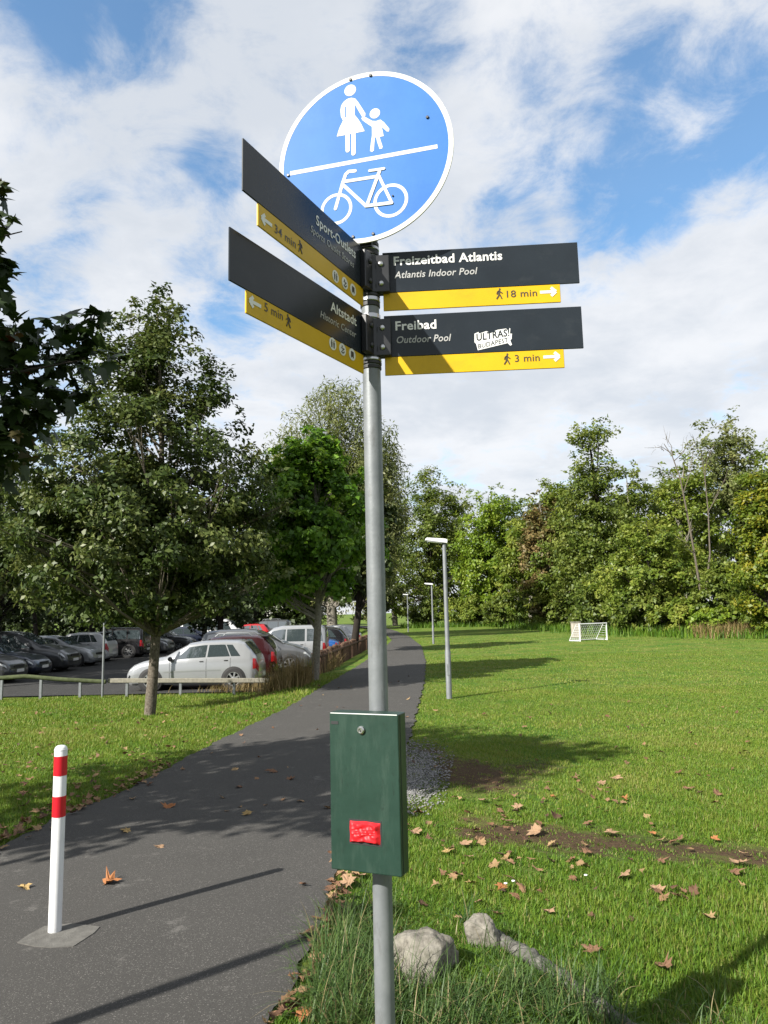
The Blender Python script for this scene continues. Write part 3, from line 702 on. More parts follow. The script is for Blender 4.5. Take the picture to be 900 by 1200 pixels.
# ------------------------------------------------------------------ trees
def leaf_quads(P, Nrm, T, ln, wd, tint):
    """diamond leaves: base P, along T, normal Nrm"""
    n = len(P); B = np.cross(Nrm, T); B /= np.linalg.norm(B, axis=1, keepdims=True) + 1e-9
    ln = ln[:, None]; wd = wd[:, None]
    V = np.empty((n, 4, 3))
    V[:, 0] = P; V[:, 1] = P + T * ln * .45 + B * wd * .5 + Nrm * wd * .14
    V[:, 2] = P + T * ln - Nrm * ln * .12; V[:, 3] = P + T * ln * .45 - B * wd * .5 + Nrm * wd * .14
    return V.reshape(-1, 3), np.arange(n * 4).reshape(n, 4), np.repeat(tint, 4)
def unit(a): return a / (np.linalg.norm(a, axis=1, keepdims=True) + 1e-9)
def clump_leaves(rg, C, per, ln, wr, flat=.7, hang=0., outward=None, tvar=.22, tclump=.22, tmid=.5):
    """C (k,4): x y z radius"""
    k = len(C); cnt = np.maximum(1, (per * (C[:, 3] / C[:, 3].mean()) ** 2)).astype(int)
    idx = np.repeat(np.arange(k), cnt); n = len(idx)
    d = unit(rg.normal(size=(n, 3))); rr = rg.random(n) ** .45
    off = d * rr[:, None]; off[:, 2] *= flat
    # ragged clumps: squeeze each clump along a random direction
    sq = unit(rg.normal(size=(k, 3)))[idx]; off -= sq * (off * sq).sum(1, keepdims=True) * .45
    P = C[idx, :3] + off * C[idx, 3:4]
    o = unit(off + np.array([0, 0, .25])) if outward is None else unit(off * .5 + unit(P - outward) * .6)
    Nr = unit(o * .7 + np.array([0, 0, .45]) + rg.normal(size=(n, 3)) * .55)
    T = rg.normal(size=(n, 3)) + np.array([0, 0, -hang]) + o * .4
    T = unit(T - Nr * (T * Nr).sum(1, keepdims=True) * (1 - min(hang, 1) * .7))
    l = ln * np.clip(np.exp(rg.normal(-.05, .28, n)), .4, 1.45); w = l * wr * rg.uniform(.7, 1.25, n)
    ct = rg.normal(0, tclump, k)[idx]
    tint = np.clip(tmid + ct + rg.normal(0, tvar, n), 0, 1)
    return leaf_quads(P, Nr, T, l, w, tint)
def crown_clumps(rg, ells, n, rmin, rmax, shell=.55, low=-1.):
    out = []
    vol = np.array([e[3] * e[4] * e[5] for e in ells]) ** .8; pick = rg.choice(len(ells), n, p=vol / vol.sum())
    for q in pick:
        e = ells[q]
        while True:
            d = rg.normal(size=3); d /= np.linalg.norm(d)
            if d[2] >= low: break
        r = shell + (1 - shell) * rg.random() ** .7 if rg.random() < .78 else rg.random() * shell
        r *= rg.uniform(.84, 1.08)
        out.append((e[0] + d[0] * r * e[3], e[1] + d[1] * r * e[4], e[2] + d[2] * r * e[5], rg.uniform(rmin, rmax)))
    return np.array(out)
def trunk_mesh(rg, base, top, r0, C, n_limb=14, fork=.3, bend=.05, nsid=10, flare=1.3):
    """tapered trunk and limbs reaching to clump centres, one connected part"""
    mb = MB(); base, top = np.array(base, float), np.array(top, float); H_ = top - base
    side = np.array([rg.normal(), rg.normal(), 0]) * bend * np.linalg.norm(H_)
    ax = lambda t: base + H_ * t + side * math.sin(t * math.pi)
    ts = [0, .02, .05, .12, .25, .45, .65, .85, 1]
    mb.tube([ax(t) for t in ts], [r0 * (flare if t == 0 else flare * .82 if t == .02 else 1.08 if t == .05 else (1 - t) ** .8 + .06) for t in ts], nsid)
    if len(C):
        for c in C[rg.choice(len(C), min(n_limb, len(C)), replace=False)]:
            c = c[:3]; t = np.clip((c[2] - base[2]) / H_[2] - rg.uniform(.08, .3), fork, .93)
            a = ax(t); r = r0 * ((1 - t) ** .8 + .06) * rg.uniform(.4, .6)
            mid = a + (c - a) * .5 + np.array([0, 0, -.04]) * np.linalg.norm(c - a) + rg.normal(size=3) * .05 * np.linalg.norm(c - a)
            mb.tube([a, a + (mid - a) * .5, mid, c], [r, r * .75, r * .5, r * .15], 5)
            for _ in range(2):
                e = c + rg.normal(size=3) * min(.12, .1 * np.linalg.norm(c - a)); mb.tube([mid, (mid + e) / 2 + rg.normal(size=3) * .05, e], [r * .4, r * .25, r * .08], 4)
    return mb
def tree(name, label, cat, base, ells, height, r0, n_cl, rc, per, ln, wr, mat, bark, seed, group=None, hang=0., flat=.7, shell=.55, limbs=14, fork=.3,
         low=-1., tmid=.5, tclump=.2, extra=None, lean=(0, 0), bend=.03, sprigs=0):
    rg = np.random.default_rng(seed); base = np.array(base, float)
    if len(base) == 2: base = np.array([base[0], base[1], float(zg(base[0], base[1]))])
    root = thing(name, label, cat, tuple(base), 0, group)
    C = crown_clumps(rg, ells, n_cl, rc[0], rc[1], shell, low)
    if extra is not None: C = np.vstack([C, np.array(extra)])
    C0 = C
    for _ in range(sprigs):      # thin twigs of leaves that break the outline
        e = ells[rg.integers(len(ells))]; d = rg.normal(size=3); d /= np.linalg.norm(d); d[2] = d[2] * .8 + .15; k = rg.uniform(1.0, 1.25)
        C = np.vstack([C, [(e[0] + d[0] * e[3] * k, e[1] + d[1] * e[4] * k, e[2] + d[2] * e[5] * k, rc[0] * rg.uniform(.35, .8))]])
    cen = np.average(np.array([e[:3] for e in ells]), axis=0)
    trunk_mesh(rg, (0, 0, -.15), (lean[0], lean[1], height * .93), r0, C0, limbs, fork, bend).build('trunk', bark, root, True)
    V, F, T = clump_leaves(rg, C, per, ln, wr, flat, hang, cen - np.array([0, 0, 1.]), .2, tclump, tmid)
    cr = link('crown', np_mesh('crown', V, F, T), mat, root)
    return root
ramp = lambda *c: [(i / (len(c) - 1), k) for i, k in enumerate(c)]
M['oak_leaf'] = leaf_material('oak_leaves', ramp((0.028, 0.051, 0.009), (0.053, 0.087, 0.015), (0.095, 0.128, 0.030), (0.164, 0.188, 0.056)), .28, .45, .3)
M['maple_green'] = leaf_material('green_maple_leaves', ramp((0.053, 0.123, 0.014), (0.093, 0.216, 0.016), (0.155, 0.308, 0.027), (0.246, 0.390, 0.049)), .42)
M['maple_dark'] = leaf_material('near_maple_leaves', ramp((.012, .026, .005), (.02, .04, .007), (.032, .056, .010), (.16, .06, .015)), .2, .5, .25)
M['willow_leaf'] = leaf_material('willow_leaves', ramp((0.086, 0.117, 0.030), (0.142, 0.181, 0.048), (0.197, 0.227, 0.069), (0.258, 0.272, 0.096)), .42)
M['grey_leaf'] = leaf_material('grey_green_leaves', ramp((0.055, 0.077, 0.022), (0.094, 0.121, 0.036), (0.143, 0.165, 0.052), (0.198, 0.209, 0.072)), .3)
M['wood_dark'] = leaf_material('dark_wood_leaves', ramp((0.055, 0.094, 0.014), (0.106, 0.158, 0.020), (0.164, 0.218, 0.035), (0.241, 0.282, 0.053)), .42)
M['wood_bright'] = leaf_material('bright_leaves', ramp((0.087, 0.155, 0.011), (0.149, 0.246, 0.016), (0.210, 0.312, 0.024), (0.298, 0.370, 0.043)), .42)
M['wood_mid'] = leaf_material('mid_green_leaves', ramp((0.077, 0.132, 0.014), (0.146, 0.215, 0.023), (0.224, 0.285, 0.042), (0.310, 0.346, 0.061)), .42)
M['wood_brown'] = leaf_material('browning_leaves', ramp((0.076, 0.097, 0.022), (0.139, 0.131, 0.036), (0.202, 0.152, 0.053), (0.254, 0.181, 0.071)), .3)
M['wood_yellow'] = leaf_material('yellowing_leaves', ramp((0.060, 0.106, 0.012), (0.121, 0.181, 0.016), (0.202, 0.252, 0.022), (0.343, 0.312, 0.030)), .42)
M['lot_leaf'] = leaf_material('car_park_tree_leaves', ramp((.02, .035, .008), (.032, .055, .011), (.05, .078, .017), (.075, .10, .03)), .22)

# oak on the left lawn
ob = on_ground(175, 838)
OS = 1.28
oak_e = [(-.25, 0, 2.95, 2.35, 2.1, 1.25), (-.2, 0, 4.2, 2.1, 1.9, 1.3), (-.1, 0, 5.5, 1.5, 1.4, 1.1), (.0, 0, 6.6, .85, .8, .85), (-1.7, .1, 3.2, 1.25, 1.2, 1.1), (1.3, -.2, 3.3, 1.05, 1.1, 1.25), (.1, -.3, 2.3, 1.9, 1.7, .7)]
oak_x = [(.05, 0, 7.5, .25), (-.15, .1, 7.2, .3), (.25, 0, 7.1, .28), (1.2, -.1, 5.5, .3), (1.5, 0, 4.9, .3), (.9, 0, 6.1, .3), (1.75, 0, 4.4, .35), (-.9, 0, 6.4, .3), (.55, 0, 6.7, .28),
         (-.45, 0, 7.0, .25), (.1, -.6, 1.75, .3), (.35, -.5, 1.6, .25), (-.4, -.5, 1.8, .35), (-1.2, -.4, 1.9, .4), (1.0, -.4, 1.9, .4), (-2.0, -.2, 2.0, .4)]
rgo = np.random.default_rng(19)
for _ in range(90):
    e = oak_e[rgo.integers(len(oak_e))]; d = rgo.normal(size=3); d /= np.linalg.norm(d); d[2] = abs(d[2]) * .9 - .15; k = rgo.uniform(.98, 1.22)
    oak_x.append((e[0] + d[0] * e[3] * k, e[1] + d[1] * e[4] * k, e[2] + d[2] * e[5] * k, rgo.uniform(.10, .22)))
tree('oak_tree', 'young oak with slim pale trunk on the lawn behind the bollard', 'tree', ob,
     [tuple(v * OS for v in e) for e in oak_e], 9.7, .112, 430, (.30, .60), 130, .118, .55, M['oak_leaf'], M['bark'], 11, limbs=110, fork=.2, shell=.45, tmid=.5, tclump=.18,
     extra=[tuple(v * OS for v in e) for e in oak_x])
o2 = np.array([-13.6, 24.4, -.5])
tree('oak_tree', 'second oak half hidden behind the near maple at the left edge', 'tree', o2,
     [(0, 0, 3.9, 2.6, 2.2, 1.7), (.2, 0, 5.6, 2.1, 1.9, 1.5), (0, 0, 7.0, 1.2, 1.2, 1.1)], 8.6, .12, 230, (.35, .65), 95, .17, .55, M['oak_leaf'], M['bark'], 12, limbs=40, fork=.22, tmid=.55, tclump=.18)
# green maple and its neighbour by the log fence
mb_ = on_ground(368, 797)
tree('maple_tree', 'small bright green maple behind the log fence, left of the pole', 'tree', mb_,
     [(-.15, 0, 3.1, 1.95, 1.7, 1.3), (-.1, 0, 4.3, 1.7, 1.5, 1.2), (0, 0, 5.3, 1.15, 1.1, .9), (.0, 0, 6.0, .6, .6, .6)], 6.6, .11, 210, (.25, .5), 120, .135, .8, M['maple_green'], M['bark_pale'], 21, sprigs=70,
     limbs=60, fork=.22, tmid=.55)
mc_ = on_ground(412, 770)
tree('maple_tree', 'darker green maple with thick trunk behind the log fence', 'tree', mc_,
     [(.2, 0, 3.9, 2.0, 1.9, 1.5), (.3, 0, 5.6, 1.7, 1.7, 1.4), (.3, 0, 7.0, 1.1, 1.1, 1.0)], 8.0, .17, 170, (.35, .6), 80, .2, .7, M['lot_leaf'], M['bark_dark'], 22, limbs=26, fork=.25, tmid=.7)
# willow-like tall tree behind
wb = at_y(392, 735, 52)
tree('willow_tree', 'tall pale grey-green willow rising behind the parked cars', 'tree', (wb[0] - .1, 52.),
     [(-1.6, 0, 8.0, 3.6, 3.4, 5.0), (1.9, 0, 8.5, 3.4, 3.2, 6.0), (.6, 0, 15.0, 2.3, 2.0, 4.6), (-2.3, 0, 13.0, 2.3, 1.8, 3.6), (3.2, 0, 12.5, 2.0, 1.8, 3.6), (0, 0, 11, 3.6, 3, 3)], 19.6, .38, 620, (.7, 1.35), 95, .32, .26,
     M['willow_leaf'], M['bark_pale'], 23, hang=.9, flat=1.3, limbs=40, fork=.15, tmid=.5)
tree('birch_tree', 'slender grey-green tree at the right side of the tall willow', 'tree', (-.35, 47.),
     [(0, 0, 6.5, 1.9, 1.8, 3.6), (.1, 0, 9.6, 1.4, 1.3, 2.6)], 12.2, .2, 150, (.5, .9), 75, .28, .34, M['grey_leaf'], M['bark_pale'], 24, hang=.6, flat=1.2, limbs=24, fork=.2)
# near maple, trunk just out of the frame on the left
def near_maple():
    rg = np.random.default_rng(31); base = np.array([-5.6, 4.2, 0.])
    root = thing('maple_tree', 'dark maple branches reaching in over the left edge of the picture', 'tree', tuple(base))
    C = crown_clumps(rg, [(-.1, -.1, 4.2, 2.6, 2.3, 1.9), (.2, .1, 5.3, 1.9, 1.9, 1.2)], 120, .35, .6, .5)
    ex = []
    for px, py, r, y in ((12, 470, .42, 5.2), (48, 415, .36, 5.3), (88, 392, .22, 5.3), (112, 368, .10, 5.3), (100, 420, .2, 5.3), (72, 455, .28, 5.3), (8, 395, .30, 5.2), (-8, 335, .18, 5.1), (-8, 260, .13, 5.1),
                     (-2, 225, .08, 5.1), (0, 310, .10, 5.1), (8, 530, .30, 5.2), (-25, 500, .45, 5.1), (-40, 400, .5, 5.0), (34, 490, .24, 5.2), (-25, 575, .25, 5.2), (-45, 300, .3, 5.0)):
        p = at_y(px, py, y) - base; ex.append((*p, r))
    # keep the random clumps out of the open sky to the right of the branch
    keep = []
    for c in C:
        q = c[:3] + base - EYE; d = q @ _f; sx = 450 + FPX * (q @ CR) / d if d > .3 else -999
        sr = FPX * c[3] / max(d, .3)
        if sx + sr < -25: keep.append(c)
    C = np.vstack([np.array(keep), np.array(ex)])
    trunk_mesh(rg, (0, 0, -.15), (.1, 0, 5.8), .16, C, 40, .28, .04).build('trunk', M['bark_dark'], root, True)
    # lobed leaves
    k = len(C); cnt = np.maximum(14, np.where(np.arange(k) < k - len(ex), 66, 95) * (C[:, 3] / .42) ** 2).astype(int); idx = np.repeat(np.arange(k), cnt); n = len(idx)
    off = unit(rg.normal(size=(n, 3))) * (rg.random(n) ** .5)[:, None]; off[:, 2] *= .75
    P = C[idx, :3] + off * C[idx, 3:4]
    Nr = unit(off * .5 + np.array([0, -.1, .6]) + rg.normal(size=(n, 3)) * .5); T = rg.normal(size=(n, 3)) + np.array([0, 0, -.8]) + off * .5
    T = unit(T - Nr * (T * Nr).sum(1, keepdims=True)); B = np.cross(Nr, T)
    out = np.array([(0, 0), (.16, -.06), (.34, .0), (.26, .14), (.52, .24), (.34, .34), (.42, .58), (.2, .5), (.16, .66), (0, 1.0), (-.16, .66), (-.2, .5), (-.42, .58), (-.34, .34), (-.52, .24), (-.26, .14), (-.34, 0), (-.16, -.06)])
    s_ = .135 * rg.uniform(.7, 1.25, n)
    m = len(out); V = np.empty((n, m, 3))
    for j, (a, b) in enumerate(out):
        V[:, j] = P + (B * a + T * b) * s_[:, None] - Nr * (.35 * a * a + .12 * b * b)[..., None] * s_[:, None] if False else P + (B * a + T * b - Nr * (.45 * a * a + .15 * b * b)) * s_[:, None]
    tri = np.array([(0, 1, 2, 3), (0, 3, 4, 5), (0, 5, 6, 7), (0, 7, 8, 9), (0, 9, 10, 11), (0, 11, 12, 13), (0, 13, 14, 15), (0, 15, 16, 17)])
    F = (np.arange(n)[:, None, None] * m + tri[None]).reshape(-1, 4)
    tint = np.clip(.38 + rg.normal(0, .13, k)[idx] + rg.normal(0, .13, n), 0, .82); tint[rg.random(n) < .012] = 1.
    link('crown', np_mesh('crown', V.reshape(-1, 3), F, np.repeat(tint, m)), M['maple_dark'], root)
near_maple()
# trees of the car park and behind it
for i, (x, y, h, r, lab) in enumerate(((-17.6, 33.5, 9.5, 3.9, 'dark tree over the grey minivan in the car park'), (-17.2, 44, 10.5, 4.2, 'dark tree over the black car in the car park'),
                                       (-24, 38, 11, 4.4, 'dark tree at the far left behind the parked cars'), (-11.5, 66, 10.5, 3.8, 'dark tree behind the white van'),
                                       (-18.5, 62, 12, 5.2, 'broad dark tree at the back of the car park'), (-27, 58, 13, 5.6, 'tall dark tree at the back left of the car park'),
                                       (-8.6, 38.0, 7.6, 2.4, 'dark small tree standing between the two rows of cars'), (-36, 52, 13, 5.6, 'outermost dark tree at the left back of the car park'), (-20.5, 25.5, 10, 4.0, 'dark tree outside the left edge shading the first cars'),
                                       (-22, 31, 10.5, 4.2, 'dark tree left of the grey minivan at the picture edge'), (-11.5, 47, 8.5, 2.9, 'dark tree between the dark saloon and the white van'), (-7.4, 72, 12, 4.2, 'dark tree far behind the dark grey off-roader'))):
    b = float(zg(x, y))
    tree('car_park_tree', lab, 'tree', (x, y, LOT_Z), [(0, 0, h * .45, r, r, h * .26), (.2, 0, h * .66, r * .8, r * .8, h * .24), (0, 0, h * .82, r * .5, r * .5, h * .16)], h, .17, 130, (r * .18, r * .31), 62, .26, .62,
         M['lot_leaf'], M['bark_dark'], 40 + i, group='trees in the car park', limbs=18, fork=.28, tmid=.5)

# the wood beyond the lawn
def wood(px, gy_d, top_py, half_px, kind, label, seed, bot=.12, shape='round', n=150, ln=.29, leafr=.62, name='woodland_tree', group='trees beyond the lawn', per=72, cl=1.):
    ln = min(ln, .0040 * gy_d + .03)
    d = gy_d; x = float(at_y(px, 720, d)[0]); ztop = float(at_y(px, top_py, d)[2]); hw = half_px / FPX * d
    z0 = float(zg(x, d)); h = ztop - z0
    if shape == 'round': E_ = [(0, 0, h * .34, hw, hw * .9, h * .32), (0, 0, h * .62, hw * .88, hw * .8, h * .26), (hw * .05, 0, h * .82, hw * .55, hw * .5, h * .17)]
    elif shape == 'spire': E_ = [(0, 0, h * .3, hw, hw * .9, h * .28), (0, 0, h * .52, hw * .75, hw * .7, h * .22), (0, 0, h * .72, hw * .38, hw * .38, h * .14), (hw * .1, 0, h * .90, hw * .42, hw * .3, h * .075)]
    elif shape == 'bush': E_ = [(0, 0, h * .45, hw, hw * .9, h * .5), (hw * .3, 0, h * .65, hw * .6, hw * .6, h * .33)]
    else: E_ = [(-hw * .35, 0, h * .4, hw * .7, hw * .7, h * .38), (hw * .35, .3, h * .5, hw * .7, hw * .7, h * .42), (0, 0, h * .75, hw * .5, hw * .5, h * .24)]
    rr = max(hw, h * .28)
    return tree(name, label, 'tree' if name != 'shrub' else 'shrub', (x, d, z0), E_, h * .98, .02 * h + .05, n, (rr * .13 * cl, rr * .26 * cl), per, ln, leafr, M[kind], M['bark_dark' if seed % 2 else 'bark_pale'], seed,
                group=group, limbs=22, fork=.18, tclump=.2, sprigs=36)
wood(507, 86, 550, 56, 'wood_dark', 'large dark green tree right of the signpost behind the far lamp posts', 61, n=230)
wood(463, 92, 600, 34, 'wood_mid', 'tree directly behind the pole where the path ends', 62, n=120)
wood(578, 80, 566, 48, 'wood_bright', 'bright light green tree behind the nearest lamp post', 63, n=200)
wood(622, 72, 600, 40, 'wood_mid', 'round mid green tree left of the browning tree', 74, n=170)
wood(638, 66, 574, 28, 'wood_brown', 'thin tree with browning leaves', 64, n=110, per=55)
wood(702, 58, 486, 60, 'wood_dark', 'tall dark ivy-covered tree with bushy top behind the goal', 65, shape='spire', n=300, ln=.3)
wood(668, 66, 550, 44, 'wood_mid', 'tree between the browning tree and the tall dark tree', 66, n=140)
wood(765, 47, 597, 62, 'wood_mid', 'spreading olive green tree right of the goal', 67, n=230, ln=.26, shape='broad')
wood(745, 66, 540, 52, 'wood_dark', 'dark tree behind the spreading olive green tree', 68, n=150)
wood(868, 62, 474, 66, 'willow_leaf', 'tall rounded pale green tree at the top right', 69, n=260, ln=.3)
wood(815, 58, 528, 46, 'wood_mid', 'olive tree behind the bare dead tree', 70, n=150)
wood(905, 37, 545, 48, 'wood_yellow', 'yellow-green tree at the right edge', 71, n=230, ln=.2)
wood(960, 52, 470, 70, 'wood_mid', 'tall green tree just outside the right edge', 72, n=150)
wood(1010, 38, 560, 70, 'wood_dark', 'low dark tree outside the right edge', 73, n=110)
wood(850, 43, 655, 40, 'wood_dark', 'dark undergrowth tree below the dead tree', 75, n=130, ln=.22)
# shrubs along the edge of the wood
for i, (px, d, tp, hp, k, lab) in enumerate(((500, 82, 705, 22, 'wood_dark', 'low dark shrub beside the far path bend'), (545, 78, 698, 26, 'wood_mid', 'low green shrub left of the bright green tree'), (590, 73, 690, 28, 'wood_dark', 'dark shrub below the bright green tree'),
                              (632, 66, 678, 30, 'wood_mid', 'green shrub below the browning tree'), (665, 60, 690, 24, 'wood_dark', 'dark shrub left of the goal'), (705, 52, 672, 36, 'wood_dark', 'dark shrub behind the goal'),
                              (750, 46, 690, 34, 'wood_dark', 'dark shrub right of the goal'), (795, 43.5, 700, 30, 'wood_mid', 'green shrub below the olive tree'), (832, 41, 712, 26, 'wood_bright', 'light green shrub at the foot of the dead tree'),
                              (870, 41, 690, 36, 'wood_dark', 'dark shrub at the right edge of the lawn'), (905, 40, 700, 34, 'wood_mid', 'green shrub below the yellow tree'))):
    wood(px, d, tp, hp, k, lab, 90 + i, shape='bush', n=60, ln=.22, name='shrub', group='shrubs at the edge of the wood', per=70, cl=1.25)
# behind the car park side of the path
wood(440, 80, 640, 36, 'grey_leaf', 'grey-green tree seen just left of the pole', 110, n=110)
wood(350, 84, 610, 60, 'wood_dark', 'dark tree far behind the willow', 111, n=130)

wood(535, 90, 568, 50, 'wood_mid', 'green tree filling the gap behind the bright green tree', 112, n=170)
wood(600, 84, 570, 54, 'wood_dark', 'dark tree behind the round mid green tree', 113, n=170)
wood(790, 70, 545, 60, 'wood_dark', 'dark tree far behind the dead tree', 114, n=170)
wood(650, 78, 566, 54, 'wood_dark', 'dark tree far behind the browning tree', 115, n=160)
def hedge():
    rg = np.random.default_rng(120); root = thing('hedge', 'dark hedge closing off the back of the car park', 'hedge', (-32, 80, LOT_Z))
    C = np.column_stack([rg.uniform(-30, 24, 1100), rg.normal(0, .8, 1100), rg.uniform(.3, 5.2, 1100), rg.uniform(.6, 1.1, 1100)])
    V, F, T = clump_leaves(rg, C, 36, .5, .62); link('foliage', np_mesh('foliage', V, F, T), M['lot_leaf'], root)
    mb = MB()
    for x in np.arange(-29, 24, 2.2): mb.tube([(x, 0, -.1), (x + .2, 0, 2.5)], [.07, .03], 5)
    mb.build('stem', M['bark_dark'], root)
hedge()
# bare dead tree
def dead_tree():
    rg = np.random.default_rng(77); d = 45.; b = at_y(838, 745, d); base = np.array([b[0], d, float(zg(b[0], d))])
    root = thing('dead_tree', 'bare grey dead tree with two thin stems at the wood edge', 'tree', tuple(base))
    def loc(px, py, dd=d): return at_y(px, py, dd) - base
    def stem(pts, r0, r1): 
        return [loc(*p) for p in pts], list(np.linspace(r0, r1, len(pts)))
    mb = MB()
    for pts, r0, r1 in (([(826, 748), (822, 700), (814, 650), (805, 600), (797, 560), (788, 535), (778, 520)], .085, .02), ([(826, 700), (832, 650), (830, 600), (826, 560), (822, 530)], .06, .018)):
        P, Rr = stem(pts, r0, r1); mb.tube(P, Rr, 7)
    mb.build('trunk', M['bark'], root, True)
    for s_, e_ in (((797, 560), (770, 548)), ((788, 535), (780, 512)), ((800, 580), (812, 530)), ((790, 540), (806, 518)), ((830, 600), (850, 560)), ((826, 560), (838, 520)), ((822, 530), (812, 512)), ((805, 600), (790, 585)), ((785, 530), (765, 525)), ((814, 650), (800, 630))):
        mb = MB(); a, e = loc(*s_), loc(*e_, d + rg.uniform(-1, 1)); mid = (a + e) / 2 + rg.normal(size=3) * .12
        mb.tube([a, mid, e], [.03, .02, .008], 5)
        for _ in range(7):
            t = rg.uniform(.25, 1); q = a + (e - a) * t + rg.normal(size=3) * .03; z = q + (e - a) * rg.uniform(.15, .4) + rg.normal(size=3) * .28
            mb.tube([q, (q + z) / 2 + rg.normal(size=3) * .06, z], [.013, .009, .004], 4)
        mb.build('bare_branch', M['bark'], root)
dead_tree()

# ------------------------------------------------------------------ football goal, pale block
def goal():
    a, b = on_ground(680, 751.5), on_ground(711.5, 749.5); d = b - a; wdt = float(np.hypot(d[0], d[1])); ang = math.atan2(d[1], d[0])
    hgt = float(at_y(680, 731.5, a[1])[2]) - float(a[2])
    root = thing('football_goal', 'small white football goal with net standing on the far lawn', 'goal', tuple(a), ang)
    r = .035; dep = .75
    for x in (0, wdt):
        MB().tube([(x, 0, -.05), (x, 0, hgt)], r, 8).build('post', M['white_paint'], root, True)
        MB().tube([(x, dep, .02), (x, .2, hgt)], r * .6, 6).build('rear_stay', M['white_paint'], root, True)
        MB().tube([(x, 0, .03), (x, dep, .03)], r * .6, 6).build('side_foot', M['white_paint'], root, True)
    MB().tube([(-r, 0, hgt), (wdt + r, 0, hgt)], r, 8).build('crossbar', M['white_paint'], root, True)
    MB().tube([(0, dep, .03), (wdt, dep, .03)], r * .6, 6).build('rear_bar', M['white_paint'], root, True)
    mb = MB(); t = .006; n = 13
    yz = lambda s: (.2 + (dep - .2) * s, hgt * (1 - s))
    for i in range(n + 1):
        x = wdt * i / n; mb.tube([(x, *yz(0)), (x, .03 + yz(.5)[0], yz(.5)[1]), (x, *yz(1))], t, 3, False); mb.tube([(x, 0, hgt), (x, *yz(0))], t, 3, False)
    for i in range(8):
        s = i / 7; y, z = yz(s); mb.tube([(0, y, z), (wdt, y, z)], t, 3, False)
        for x in (0, wdt): mb.tube([(x, 0, hgt * (1 - s)), (x, y, z)], t, 3, False)
    mb.build('net', M['net'], root)
goal()
def block():
    a = on_ground(675.5, 747); x0, x1 = at_y(671, 740, a[1])[0], at_y(681, 740, a[1])[0]; zt = at_y(675, 729, a[1])[2] - a[2]
    rg = np.random.default_rng(5); h = float(zt); w = float(x1 - x0) / 2
    root = thing('concrete_block', 'pale upright concrete block behind the left goal post', 'block', tuple(a))
    MB().box((0, 0, h / 2 - .02), (w, w * .8, h / 2)).build('body', material('pale_concrete', (.42, .38, .32), .9, 0, .2, .15, 3, bump=.3), root, False, .03)
    MB().box((0, 0, h - .01), (w * 1.06, w * .86, .035)).build('cap', M['stone'], root, False, .01)
block()

# ------------------------------------------------------------------ rails and log fence by the car park
def rail(name, label, pts, npost, mat, r=.055, hgt=.36):
    """horizontal beam on short posts"""
    P = []
    for px, py in pts:
        q = at_y(px, py, 21.35); P.append(q)
    root = thing(name, label, 'rail', (P[0][0], P[0][1], LOT_Z), 0, 'low rails along the car park')
    o = np.array([P[0][0], P[0][1], LOT_Z])
    mb = MB(); Q = [p - o for p in P]
    if len(Q) > 2: mb.tube(Q, r, 10)
    else:
        c = (Q[0] + Q[1]) / 2; d = Q[1] - Q[0]; l = np.linalg.norm(d); d = d / l; n = np.cross(d, [0, 0, 1]); n /= np.linalg.norm(n)
        mb.box(c, (l / 2, .05, .06), np.stack([d, n, np.cross(n, d)], 1))
    mb.build('beam', mat, root, len(Q) > 2, 0 if len(Q) > 2 else .012)
    xs = np.array([q[0] for q in Q])
    for k in range(npost):
        x = xs.min() + (xs.max() - xs.min()) * (k + .35) / npost; z = np.interp(x, xs, [q[2] for q in Q]); y = np.interp(x, xs, [q[1] for q in Q])
        MB().box((x, y + .01, z / 2 - .16), (.035, .03, z / 2 + .14)).build('post', M['galv2'], root, False, .004)
rail('wooden_rail', 'pale weathered wooden rail in front of the silver car', [(127, 797.5), (315, 797.2)], 3, M['rail_wood'])
rail('wooden_rail', 'dark mossy log rail left of the thin sign post', [(-60, 796), (0, 794.5), (30, 792.5), (70, 796), (124, 799)], 4, M['rail_moss'], .06)
def fence():
    pts = [on_ground(373, 794), on_ground(404, 781), on_ground(436, 766)]
    Y0, Y1 = 22.2, 52.
    root = thing('log_fence', 'low brown palisade of log posts between path and parked cars', 'fence', (float(pl(Y0)) - .95, Y0, float(zg(pl(Y0) - .95, Y0))))
    o = np.array(root.location)
    rg = np.random.default_rng(8); y = Y0; meshes = []
    for k in range(4):
        r = .085 + .008 * k; meshes.append(MB().lathe([(r, -.35), (r * 1.02, .2), (r * .97, .58), (r * .9, .66), (r * .5, .70)], 9).mesh('post', True))
    top = []
    while y < Y1:
        x = float(pl(y)) - .95 + rg.normal() * .015; z = float(zg(x, y))
        p = link('post', meshes[rg.integers(4)], M['fence_wood'], root); p.location = (x - o[0], y - o[1], z - o[2] + rg.normal() * .015)
        p.rotation_euler = (rg.normal() * .03, rg.normal() * .03, rg.uniform(0, 6)); top.append((x - o[0], y - o[1], z - o[2] + .60)); y += .30 + rg.uniform(0, .04)
    MB().tube([(a[0] + .10, a[1], a[2] - .04) for a in top[::6] + [top[-1]]], .045, 8).build('rail', M['fence_wood'], root, True)
fence()
